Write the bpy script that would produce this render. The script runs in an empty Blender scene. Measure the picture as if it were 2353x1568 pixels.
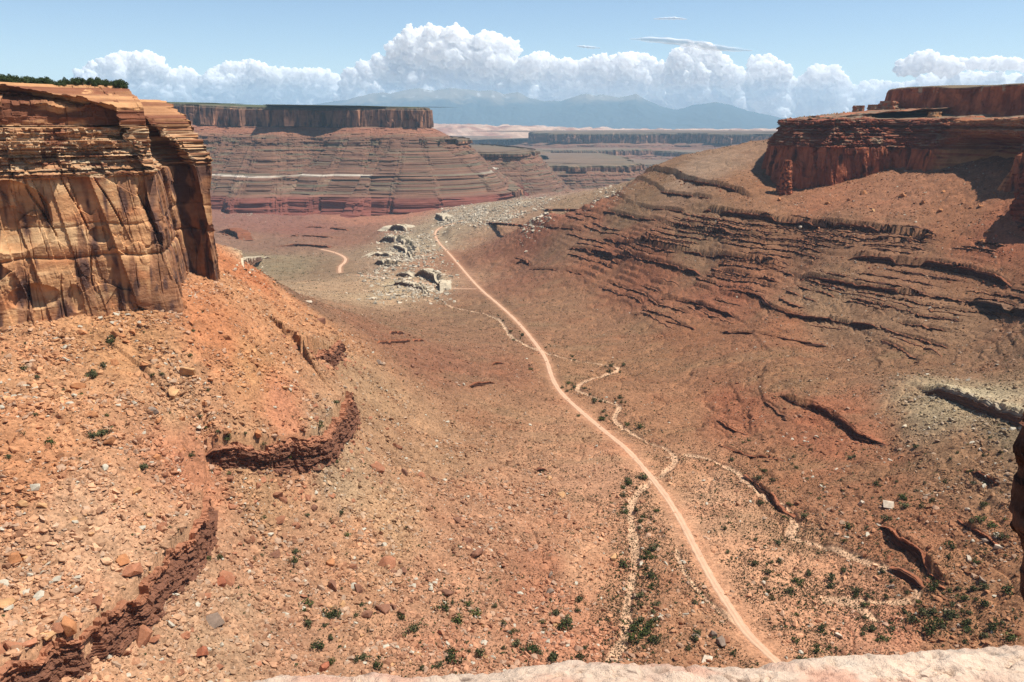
import bpy, bmesh, math, random
import numpy as np
from math import radians, sin, cos, tan, pi, hypot, atan2

sc = bpy.context.scene
COL = sc.collection
rng = np.random.default_rng(11)
random.seed(5)

# ------------------------------------------------------------------ camera, sky, sun
FPX, CU, CV, PITCH = 1847.0, 1176.5, 784.0, radians(15.4)      # reference lens, in a 2353 x 1568 frame
cd = bpy.data.cameras.new('camera')
cam = bpy.data.objects.new('camera', cd)
COL.objects.link(cam)
cd.sensor_width = 36.0
cd.lens = 36.0 * FPX / 2353.0
cd.clip_start, cd.clip_end = 0.2, 400000.0
cam.rotation_euler = (pi / 2 - PITCH, 0, 0)
sc.camera = cam

SUN_AZ, SUN_EL = radians(91), radians(64)                       # clockwise from the view direction (+Y)
w = bpy.data.worlds.new('World')
sc.world = w
w.use_nodes = True
nt = w.node_tree
bg = nt.nodes['Background']
sky = nt.nodes.new('ShaderNodeTexSky')
sky.sky_type = 'NISHITA'
sky.sun_disc = False
sky.sun_elevation, sky.sun_rotation = SUN_EL, SUN_AZ
sky.altitude = 1800
sky.air_density, sky.dust_density, sky.ozone_density = 1.0, 0.3, 1.6
nt.links.new(sky.outputs[0], bg.inputs[0])
bg.inputs[1].default_value = 0.088
sl = bpy.data.lights.new('sun', 'SUN')
sl.energy, sl.angle, sl.color = 5.0, radians(0.5), (1.0, 0.95, 0.88)
so = bpy.data.objects.new('sun', sl)
COL.objects.link(so)
so.rotation_euler = (pi / 2 - SUN_EL, 0, pi - SUN_AZ)
vs = sc.view_settings
vs.view_transform, vs.look, vs.exposure, vs.gamma, vs.use_curve_mapping = 'Standard', 'None', 0.6, 1.0, False
sc.cycles.max_bounces = 8
sc.cycles.diffuse_bounces = 5
sc.cycles.volume_bounces = 3
sc.cycles.transparent_max_bounces = 12
sc.cycles.use_denoising = True
sc.cycles.denoising_prefilter = 'NONE'

# ------------------------------------------------------------------ numbers
def H2(ix, iy, seed=0):
    with np.errstate(over='ignore'):
        h = (ix.astype(np.int64) * 374761393 + iy.astype(np.int64) * 668265263 + seed * 1442695041) & 0xffffffff
        h = ((h ^ (h >> 13)) * 1274126177) & 0xffffffff
        h = ((h ^ (h >> 16)) * 2246822519) & 0xffffffff
        h = h ^ (h >> 15)
    return h.astype(np.float64) / 4294967295.0

_ga = np.random.default_rng(3).uniform(0, 2 * pi, 65536)
_gx, _gy = np.cos(_ga), np.sin(_ga)
def perlin(x, y, seed=0):
    x = np.asarray(x, float); y = np.asarray(y, float)
    x0 = np.floor(x); y0 = np.floor(y)
    fx, fy = x - x0, y - y0
    ix = x0.astype(np.int64) + seed * 57; iy = y0.astype(np.int64) + seed * 131
    ux, uy = fx * fx * fx * (fx * (fx * 6 - 15) + 10), fy * fy * fy * (fy * (fy * 6 - 15) + 10)
    xa, xb, ya, yb = ix & 255, (ix + 1) & 255, (iy & 255) << 8, ((iy + 1) & 255) << 8
    def g(k, dx, dy): return _gx[k] * dx + _gy[k] * dy
    a = g(xa + ya, fx, fy); b = g(xb + ya, fx - 1, fy); c = g(xa + yb, fx, fy - 1); d = g(xb + yb, fx - 1, fy - 1)
    return ((a + (b - a) * ux) * (1 - uy) + (c + (d - c) * ux) * uy) * 1.5

def fbm(x, y, o=4, seed=0, gain=.5):
    s, a, t = 0, 1.0, 0
    for k in range(o):
        s = s + a * perlin(x * 2 ** k + 17.3 * k, y * 2 ** k - 9.1 * k, seed + k); t += a; a *= gain
    return s / t

def block(s, z, wd, h, seed, shear=0., warp=.35):
    u = s / wd + shear * z / wd + warp * perlin(s / (3 * wd), z / (3 * h) + seed, seed)
    c = np.floor(u)
    cz = np.floor(z / h + H2(c, c * 0 + 3, seed) * 7 + warp * .5 * perlin(s / wd, z / (2 * h), seed + 5))
    return H2(c, cz, seed + 9)

def sst(a, b, x):
    t = np.clip((x - a) / (b - a), 0, 1)
    return t * t * (3 - 2 * t)

def lin(c):
    c = np.asarray(c, float) / 255
    return np.where(c <= .04045, c / 12.92, ((c + .055) / 1.055) ** 2.4)

def ray(U, V):
    dx, dy = (U - CU) / FPX, (CV - V) / FPX
    return np.array([dx, cos(PITCH) + dy * sin(PITCH), -sin(PITCH) + dy * cos(PITCH)])

def P(U, V, z):                       # the point of height z seen in direction (U, V)
    d = ray(U, V)
    return d * (z / d[2])

def PR(U, V, r):                      # ... of horizontal range r
    d = ray(U, V)
    return d * (r / hypot(d[0], d[1]))

# ------------------------------------------------------------------ mesh and material helpers
def mk(name, V, F, mat=None, col=None, smooth=False, parent=None, mats=None, mi=None):
    V = np.ascontiguousarray(V, np.float32); F = np.ascontiguousarray(F, np.int32)
    k = F.shape[1]
    me = bpy.data.meshes.new(name)
    me.vertices.add(len(V)); me.vertices.foreach_set('co', V.ravel())
    me.loops.add(F.size); me.loops.foreach_set('vertex_index', F.ravel())
    me.polygons.add(len(F)); me.polygons.foreach_set('loop_start', np.arange(0, F.size, k, dtype=np.int32))
    me.update(calc_edges=True)
    me.polygons.foreach_set('use_smooth', np.full(len(F), smooth, dtype=bool))
    if col is not None:
        a = me.color_attributes.new('Col', 'FLOAT_COLOR', 'POINT')
        c = np.ones((len(V), 4), np.float32); c[:, :3] = col
        a.data.foreach_set('color', c.ravel())
    for m in (mats or [mat]):
        if m: me.materials.append(m)
    if mi is not None:
        me.polygons.foreach_set('material_index', np.ascontiguousarray(mi, np.int32))
    o = bpy.data.objects.new(name, me)
    COL.objects.link(o)
    if parent: o.parent = parent
    return o

def gridF(T, S, closed=False):
    i = np.arange(T - 1)[:, None]; j = np.arange(S if closed else S - 1)[None, :]
    j2 = (j + 1) % S
    a = i * S + j; b = i * S + j2; c = (i + 1) * S + j2; d = (i + 1) * S + j
    return np.stack([a, d, c, b], -1).reshape(-1, 4)

def tag(o, label=None, cat=None, group=None, kind=None):
    if label: o['label'] = label
    if cat: o['category'] = cat
    if group: o['group'] = group
    if kind: o['kind'] = kind
    return o

def rockmat(name, s1=.4, s2=.08, bump=.6, bdist=.5, var=.35, rough=.95, strata=0., s3=3., grain=0.):
    m = bpy.data.materials.new(name); m.use_nodes = True
    t = m.node_tree; N = t.nodes; L = t.links
    b = N['Principled BSDF']
    b.inputs['Roughness'].default_value = rough
    b.inputs['Specular IOR Level'].default_value = .12
    at = N.new('ShaderNodeAttribute'); at.attribute_name = 'Col'
    ge = N.new('ShaderNodeNewGeometry')
    n1 = N.new('ShaderNodeTexNoise'); n1.inputs['Scale'].default_value = s1; n1.inputs['Detail'].default_value = 6; n1.inputs['Roughness'].default_value = .65
    n2 = N.new('ShaderNodeTexNoise'); n2.inputs['Scale'].default_value = s2; n2.inputs['Detail'].default_value = 5
    L.new(ge.outputs['Position'], n1.inputs['Vector']); 
    if strata:
        mp = N.new('ShaderNodeMapping'); mp.inputs['Scale'].default_value = (.25, .25, strata)
        L.new(ge.outputs['Position'], mp.inputs['Vector']); L.new(mp.outputs[0], n2.inputs['Vector'])
    else:
        L.new(ge.outputs['Position'], n2.inputs['Vector'])
    ad = N.new('ShaderNodeMath'); ad.operation = 'ADD'
    L.new(n1.outputs[0], ad.inputs[0]); L.new(n2.outputs[0], ad.inputs[1])
    mr = N.new('ShaderNodeMapRange')
    mr.inputs['From Min'].default_value = .65; mr.inputs['From Max'].default_value = 1.35
    mr.inputs['To Min'].default_value = 1 - var; mr.inputs['To Max'].default_value = 1 + var
    src = ad.outputs[0]
    if grain:
        vo = N.new('ShaderNodeTexVoronoi'); vo.inputs['Scale'].default_value = grain
        L.new(ge.outputs['Position'], vo.inputs['Vector'])
        sx = N.new('ShaderNodeSeparateColor'); L.new(vo.outputs['Color'], sx.inputs[0])
        ma = N.new('ShaderNodeMath'); ma.operation = 'MULTIPLY_ADD'; ma.inputs[1].default_value = .55; L.new(sx.outputs[0], ma.inputs[0])
        mb = N.new('ShaderNodeMath'); mb.operation = 'SUBTRACT'; mb.inputs[1].default_value = .27; L.new(ad.outputs[0], mb.inputs[0]); L.new(mb.outputs[0], ma.inputs[2])
        src = ma.outputs[0]
    L.new(src, mr.inputs['Value'])
    mx = N.new('ShaderNodeVectorMath'); mx.operation = 'SCALE'
    L.new(at.outputs['Color'], mx.inputs[0]); L.new(mr.outputs[0], mx.inputs['Scale'])
    L.new(mx.outputs[0], b.inputs['Base Color'])
    n3 = N.new('ShaderNodeTexNoise'); n3.inputs['Scale'].default_value = s1 * s3; n3.inputs['Detail'].default_value = 6; n3.inputs['Roughness'].default_value = .7
    L.new(ge.outputs['Position'], n3.inputs['Vector'])
    bp = N.new('ShaderNodeBump'); bp.inputs['Strength'].default_value = bump; bp.inputs['Distance'].default_value = bdist
    ad2 = N.new('ShaderNodeMath'); ad2.operation = 'ADD'
    L.new(n3.outputs[0], ad2.inputs[0]); L.new(n1.outputs[0], ad2.inputs[1])
    L.new(ad2.outputs[0], bp.inputs['Height']); L.new(bp.outputs[0], b.inputs['Normal'])
    return m

M_TER = rockmat('desert_soil', .3, .05, .8, 1.0, .34, grain=.75)
M_CLIFF = rockmat('sandstone_wall', .22, .12, .6, .8, .26, strata=.55)
M_FAR = rockmat('distant_rock', .03, .02, .4, 4.0, .25, strata=3.)
M_LEDGE = rockmat('ledge_rock', .5, .4, .7, .5, .3, strata=2.)
M_ROCK = rockmat('loose_rock', .9, .3, .6, .25, .25)
M_SLAB = rockmat('pale_slickrock', 4.0, 1.2, .7, .05, .18, s3=6.)
M_LEAF = rockmat('desert_leaves', 3., .6, .0, .1, .35, rough=.8)
M_ROAD = rockmat('dirt_road', .6, .12, .3, .1, .12)

# ------------------------------------------------------------------ base terrain from sighted points
K = 1.64                                # how bright a sunlit surface of albedo 1 renders, so observed colours turn into albedo
# (U, V, height)
CTRL = [
 (1760,1500,-312),(1600,1270,-316),(1470,1060,-322),(1290,900,-334),(1240,800,-345),(1150,700,-361),(1090,650,-370),(1000,530,-388),
 (2100,1340,-314),(1830,1210,-317),(1560,1030,-325),(1400,850,-336),
 (1800,430,-133),(1800,800,-302),
 (1950,440,-131),(2100,450,-128),
 (2280,470,-128),(2200,1000,-268),
 (2500,600,-165),(2500,900,-230),(2500,1200,-262),
 (1740,447,-144),(1475,401,-150),(1440,432,-176),(1640,470,-164),(1600,800,-326),
 (1200,530,-318),(1200,610,-356),(1300,700,-347),(1450,700,-332),
 (1364,457,-200),(1481,478,-192),(1575,486,-184),(1251,480,-234),(1388,484,-222),(1536,507,-205),(1063,512,-345),(1212,520,-322),(1341,530,-302),
 (1597,480,-175),(1763,498,-175),(1900,513,-175),(2057,530,-175),(2170,546,-176),(2290,540,-164),(1507,516,-206),(1676,537,-206),(1753,550,-208),(1380,548,-262),(1504,573,-252),(1631,587,-248),(1812,609,-244),
 (1303,571,-288),(1432,589,-280),(1613,627,-272),(1794,648,-262),(1932,584,-212),(2080,598,-212),(2216,616,-212),(2325,640,-212),(1821,634,-252),(1966,655,-244),(2130,675,-240),(2211,684,-240),(2353,711,-240),
 (1504,684,-310),(1690,725,-306),(1665,664,-282),(1799,718,-282),(2030,750,-278),(1656,763,-316),(1899,793,-310),(2200,800,-278),(2330,840,-258),(2090,866,-262),(2263,922,-262),(1786,892,-298),(1951,977,-298),(2045,1003,-296),(2000,860,-298),
 (1100,490,-382),(1150,462,-398),(1040,500,-392),(1100,560,-375),
 (930,600,-398),(1020,640,-381),(850,640,-402),(930,550,-412),(780,590,-430),(650,600,-430),(560,560,-440),(700,540,-450),(850,510,-456),(600,520,-450),(760,650,-398),
 (1000,470,-475),(620,480,-462),(1300,430,-522),(1250,440,-510),(1400,415,-560),(1600,395,-640),(1700,390,-680),
 (-100,750,-131),(150,735,-133),(410,700,-133),(460,640,-135),(515,640,-137),(560,600,-150),
 (600,700,-172),(700,760,-208),(800,800,-240),(900,850,-274),(1000,900,-303),(1100,900,-318),(700,690,-215),(800,720,-290),(900,740,-345),
 (300,800,-150),(500,900,-182),(640,940,-206),(640,1070,-236),(800,1000,-256),(100,1000,-166),(300,1000,-181),(0,850,-146),(0,1200,-186),(200,1200,-196),(400,1100,-210),(0,1400,-212),
 (560,1300,-258),(450,1400,-250),(800,1200,-274),(950,1180,-288),(1000,1400,-299),(700,1400,-280),(700,1560,-280),(1200,1500,-307),(1400,1300,-316),(1100,1100,-308),(900,1050,-289),(1300,1100,-321),
 (300,1500,-244),(200,1620,-238),(-200,1300,-190),(-200,1700,-215),(500,1750,-255),(1000,1750,-285),(1500,1750,-300),(2000,1750,-300),
 (2300,1500,-302),(2350,1250,-282),(2050,1200,-300),(2200,1100,-282),(1900,1100,-306),(1700,950,-319),(1500,900,-331),(1900,1500,-313),
 (2500,1500,-285),
]
cp = np.array([P(*c) for c in CTRL])
extra = [(-70, 30, -150), (0, 40, -160), (60, 40, -165), (0, 150, -225), (-120, 120, -190), (120, 140, -220), (150, 40, -170), (-1500, 1500, -100), (-3000, 3500, -300), (2500, 2000, -60), (5000, 5000, -400)]
for a in range(-60, 61, 12):
    for r_, z_ in ((9000, -640), (16000, -650), (60000, -640)):
        extra.append((r_ * sin(radians(a)), r_ * cos(radians(a)), z_))
cp = np.vstack([cp, np.array(extra, float)])
def lp(x, y):
    return np.arctan2(x, y) * 1.6, np.log(np.maximum(np.hypot(x, y), 1.))
ca, cb = lp(cp[:, 0], cp[:, 1])
def kern(d2):
    return np.where(d2 > 1e-12, .5 * d2 * np.log(np.maximum(d2, 1e-12)), 0)
n = len(cp)
A = np.zeros((n + 3, n + 3))
A[:n, :n] = kern((ca[:, None] - ca) ** 2 + (cb[:, None] - cb) ** 2) + np.eye(n) * 2e-3
A[:n, n] = 1; A[:n, n + 1] = ca; A[:n, n + 2] = cb
A[n:, :n] = A[:n, n:].T
sol = np.linalg.solve(A, np.concatenate([cp[:, 2], np.zeros(3)]))
TH0, TH1 = radians(-52), radians(52)
gth = np.linspace(TH0, TH1, 260); glr = np.linspace(math.log(12), math.log(70000), 420)
ga, gb = np.meshgrid(gth * 1.6, glr)
G = np.zeros(ga.shape)
for i in range(n):
    G += sol[i] * kern((ga - ca[i]) ** 2 + (gb - cb[i]) ** 2)
G += sol[n] + sol[n + 1] * ga + sol[n + 2] * gb
def bil(A_, fi, fj):
    fi = np.clip(fi, 0, A_.shape[0] - 1.001); fj = np.clip(fj, 0, A_.shape[1] - 1.001)
    i = fi.astype(int); j = fj.astype(int); u = fi - i; v = fj - j
    return (A_[i, j] * (1 - v) + A_[i, j + 1] * v) * (1 - u) + (A_[i + 1, j] * (1 - v) + A_[i + 1, j + 1] * v) * u
def zbase(x, y):
    x = np.asarray(x, float); y = np.asarray(y, float)
    th = np.arctan2(x, y); lr = np.log(np.maximum(np.hypot(x, y), 12.))
    return bil(G, (lr - glr[0]) / (glr[1] - glr[0]), (th - TH0) / (gth[1] - gth[0]))
RS = np.exp(np.linspace(math.log(60), math.log(30000), 5000))
def cast(fn, U, V, h=0., rmin=60):
    d = ray(U, V); k = hypot(d[0], d[1])
    r = RS[RS > rmin]
    x, y, z = d[0] / k * r, d[1] / k * r, d[2] / k * r
    below = z < fn(x, y) + h
    i = int(np.argmax(below)) if below.any() else len(r) - 1
    return np.array([x[i], y[i], z[i]])

# ------------------------------------------------------------------ traced ledges: name of rock, points, step height, tint, how far the step fades uphill
LED = [
 ('dark red', [(1472,398),(1583,413),(1661,425),(1731,448)], 15, 70, 'high dark ledge running from the lone ridge end to the shaded mesa foot'),
 ('dark red', [(1431,429),(1505,439),(1583,448),(1638,456)], 9, 50, 'thin dark ledge just below the ridge end ledge'),
 ('dark red', [(1364,457),(1427,464),(1481,478),(1528,480),(1575,486)], 7, 45, 'broken dark ledge on the ridge flank above the pale bench'),
 ('dark red', [(1251,480),(1329,480),(1388,484),(1427,491),(1481,503),(1536,507)], 7, 50, 'long curved ledge above the red side bowl'),
 ('dark red', [(1063,509),(1134,511),(1212,517),(1270,521),(1294,523),(1341,527)], 6, 50, 'thin red ledge starting behind the bend of the dirt road'),
 ('dark red', [(1597,477),(1672,484),(1763,495),(1830,502),(1858,506),(1900,510),(1989,518),(2057,527),(2139,534),(2170,543)], 17, 60, 'thick long dark ledge under the orange talus of the mesa'),
 ('grey red', [(1507,513),(1559,520),(1627,531),(1676,534)], 8, 40, 'grey ledge below the blunt end of the thick dark ledge'),
 ('grey red', [(1699,536),(1753,547)], 7, 30, 'short grey ledge beside the pale rubble fan'),
 ('dark red', [(1380,545),(1445,559),(1504,570),(1577,577),(1631,584),(1695,588),(1722,597),(1812,606)], 9, 45, 'long jagged ledge crossing the middle of the red slope'),
 ('dark red', [(1303,568),(1368,572),(1432,586),(1491,597),(1540,608),(1613,624)], 9, 45, 'jagged ledge one step below the long middle ledge'),
 ('dark red', [(1658,620),(1740,636),(1794,645)], 6, 35, 'low ledge continuing the jagged lower step'),
 ('dark red', [(1932,581),(2012,588),(2080,595),(2148,599),(2216,613),(2261,624),(2340,642)], 16, 55, 'thick dark cliff band on the slope under the shaded buttress'),
 ('dark red', [(1821,631),(1898,638),(1966,652),(2034,661),(2130,672)], 11, 50, 'dark ledge with a pale rubble apron below the thick cliff band'),
 ('grey red', [(2205,680),(2261,690),(2353,708),(2460,730)], 12, 50, 'grey flat topped ledge cut by the frame edge below the thick band'),
 ('dark red', [(1504,681),(1568,685),(1627,704),(1690,722)], 7, 40, 'lone dark ledge at the foot of the red slope'),
 ('dark red', [(1665,661),(1744,674),(1763,699),(1799,715),(1853,726),(1921,731),(1953,738),(2030,747)], 8, 45, 'ledge dropping in a hook shape across the grey talus'),
 ('dark red', [(1656,760),(1744,765),(1831,783),(1899,790)], 4, 30, 'low thin ledge at the edge of the valley floor'),
 ('dark red', [(1181,603),(1208,599),(1218,611)], 6, 25, 'small arched ledge east of the straight road'),
 ('dark red', [(1212,618),(1255,617),(1310,622),(1341,630)], 5, 30, 'low ledge beside the small arched ledge'),
 ('pale grey', [(2090,863),(2140,882),(2197,896),(2263,919),(2348,948),(2440,985)], 13, 60, 'white capped ledge above the steep grey rubble slope'),
 ('orange red', [(1786,889),(1819,912),(1875,926),(1918,948),(1951,974),(1979,997),(2045,1002)], 9, 40, 'orange ridge ledge stepping down left of the white capped ledge'),
 ('orange red', [(2019,1177),(2050,1205),(2060,1229),(2093,1243),(2135,1281),(2145,1304),(2225,1328)], 9.5, 25, 'broken rock rib ending in a pale capped knob by the wash'),
 ('orange red', [(1710,1082),(1738,1106),(1771,1130),(1790,1167),(1828,1179)], 4, 25, 'undercut earth bank along the winding dry wash'),
 ('orange red', [(2045,1292),(2083,1316),(2126,1337)], 4, 20, 'short dark bank above the outer bend of the wash'),
 ('orange red', [(1641,957),(1682,988),(1719,990)], 4, 20, 'small curved ledge in the red flat beyond the wash'),
 ('orange red', [(1653,1016),(1705,1040),(1752,1047),(1809,1052)], 3, 20, 'thin long bank between two green strips beyond the wash'),
 ('orange red', [(2225,1068),(2281,1101),(2310,1112)], 5, 20, 'short ledge on the scrubby slope under the white capped ledge'),
 ('orange red', [(2187,1172),(2225,1205),(2263,1229),(2310,1255)], 4, 20, 'low ledge line among pale boulders beside the overhanging rock'),
 ('orange red', [(893,762),(928,761)], 4, 16, 'tiny ledge on the plain above a longer twin'),
 ('orange red', [(864,784),(903,782),(938,780),(980,778)], 4, 20, 'low ledge on the plain west of the road'),
 ('orange red', [(1075,880),(1114,878),(1142,873)], 4, 18, 'low dark ledge close to the road curve'),
 ('orange red', [(1128,833),(1160,831)], 4, 15, 'tiny ledge below the stream crossing of the road'),
 ('white', [(949,613),(973,618),(1002,630),(1016,655)], 16, 50, 'pale rim with a black shadowed face above the side track'),
 ('white', [(857,594),(889,601),(925,601)], 12, 40, 'pale layered outcrop in the middle of the white rock group'),
 ('white', [(880,517),(905,515),(938,519)], 20, 60, 'square dark faced block at the back of the white rock group'),
 ('white', [(866,543),(900,541),(930,552),(950,576)], 18, 55, 'curving white rim with dark undercut below the square block'),
 ('white', [(838,585),(870,580),(905,582)], 9, 30, 'pale flat outcrop at the left of the white rock group'),
 ('white', [(885,560),(925,565),(945,585)], 12, 35, 'pale stepped outcrop under the curving white rim'),
 ('white', [(870,650),(920,645),(960,655),(985,668)], 8, 30, 'lowest pale outcrop of the white rock group near the side track'),
 ('white', [(905,625),(950,628)], 8, 30, 'small pale ledge under the layered white outcrop'),
 ('white', [(1000,489),(1024,499)], 14, 50, 'dark notch at the edge of the white rubble bench'),
 ('white', [(470,452),(540,453),(608,458),(616,470)], 36, 120, 'white capped cliff half hidden behind the tall sunlit cliff'),
 ('dark red', [(490,518),(530,525),(552,538)], 32, 90, 'small purple cliff beside the sunlit cliff edge'),
 ('white', [(555,593),(590,590),(627,584)], 9, 40, 'pale low outcrop on the green bench'),
 ('dark red', [(640,562),(690,560),(760,566)], 10, 50, 'dark red steps above the short pale road'),
 ('dark red', [(700,520),(760,522),(800,528)], 9, 60, 'low ledge in the red basin under the banded mesa'),
 ('dark red', [(660,540),(720,541),(770,545)], 8, 60, 'second low ledge in the red basin'),
 ('dark red', [(1450,720),(1530,737),(1600,755)], 3, 25, 'faint low ledge where the slope meets the plain'),
 ('dark red', [(1700,600),(1760,612),(1800,618)], 6, 30, 'short ledge squeezed between two long jagged ones'),
 ('dark red', [(1990,548),(2050,556),(2110,560)], 7, 30, 'short ledge in the grey talus under the thick long ledge'),
 ('dark red', [(1230,1075),(1262,1078)], 4, 12, 'cracked dark rock step in the boulder field'),
 # bluffs on the near slope
 ('bluff', [(440,978),(480,995),(530,1003),(600,1006),(700,1002),(742,990),(762,960),(790,925),(800,890),(790,868)], 24, 60, 'red blocky bluff with stacked dark blocks on the orange talus'),
 ('bluff', [(672,796),(700,806),(730,804),(760,795),(785,772)], 18, 40, 'smaller red bluff higher on the orange talus'),
 ('bluff', [(-330,1690),(-150,1610),(0,1532),(60,1500),(130,1455),(165,1452),(200,1432),(300,1345),(318,1347),(380,1270),(440,1212),(472,1170),(470,1100)], 22, 60, 'long leaning slab cliff band on the lower talus with a dark notch'),
]
def resample(p, n):
    p = np.asarray(p, float)
    d = np.concatenate([[0], np.cumsum(np.hypot(*np.diff(p[:, :2], axis=0).T))])
    t = np.linspace(0, d[-1], n)
    return np.stack([np.interp(t, d, p[:, k]) for k in range(p.shape[1])], 1), d[-1]
def chaikin(p, it=2):
    p = np.asarray(p, float)
    for _ in range(it):
        q = np.empty((2 * len(p) - 2, p.shape[1]))
        q[0::2] = p[:-1] * .75 + p[1:] * .25; q[1::2] = p[:-1] * .25 + p[1:] * .75
        p = np.vstack([p[:1], q, p[-1:]])
    return p
# ------------------------------------------------------------------ road, tracks and washes
ROADS = [
 ('road', [(1800,1535),(1760,1497),(1715,1455),(1680,1400),(1640,1340),(1600,1265),(1560,1185),(1520,1125),(1470,1065),(1440,1030),(1400,1000),(1340,950),(1290,905),(1268,870),(1256,825),(1235,795),(1195,745),(1150,703),(1100,662),(1060,615),(1030,580),(1005,555),(998,535),(1010,523),(1040,514),(1080,505)], 6.4, 'pale dirt road'),
 ('track', [(1095,664),(1040,664),(1000,655),(940,643),(880,637),(820,632)], 5.0, ''),
 ('track', [(738,573),(770,580),(795,592),(793,603),(780,612),(781,627)], 9., ''),
 ('track', [(1080,505),(1150,493),(1200,486),(1260,476)], 7., ''),
]
WASH = [
 ([(2010,1420),(1960,1380),(1905,1385),(1895,1372),(1950,1370),(2010,1380),(2080,1382),(2112,1365),(2105,1335),(2060,1310),(1990,1290),(1900,1255),(1840,1240),(1812,1228),(1828,1205),(1822,1180),(1790,1160),(1740,1125),(1690,1080),(1640,1055),(1580,1043)], 6.5),
 ([(1520,1092),(1555,1060),(1545,1035),(1480,1010),(1420,975),(1408,955),(1430,930),(1390,920),(1330,900),(1325,885),(1360,868),(1410,855),(1425,843),(1390,838),(1320,828),(1262,814),(1200,788),(1165,765),(1155,735),(1110,718),(1040,705),(980,688),(900,672),(830,665)], 5.),
 ([(1400,1520),(1440,1460),(1440,1380),(1465,1290),(1450,1200),(1450,1150),(1475,1120),(1505,1100)], 6.),
 ([(1700,1440),(1640,1390),(1600,1350),(1570,1310),(1555,1260)], 3.),
]

# ------------------------------------------------------------------ terrain grid (fan of rows around the overlook)
NC = 1650
th = np.linspace(TH0, TH1, NC)
rr = [18.]
while rr[-1] < 70000:
    r = rr[-1]
    d = max(.40, .46 * r * r / 265000)
    if r < 285: d = max(d, 2.)
    if r > 5000: d = max(r * .012, 60)
    rr.append(r + d)
R = np.array(rr); NR = len(R)
X = R[:, None] * np.sin(th)[None, :]; Y = R[:, None] * np.cos(th)[None, :]
print('terrain', NR, NC)
Z = zbase(X, Y)

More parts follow.
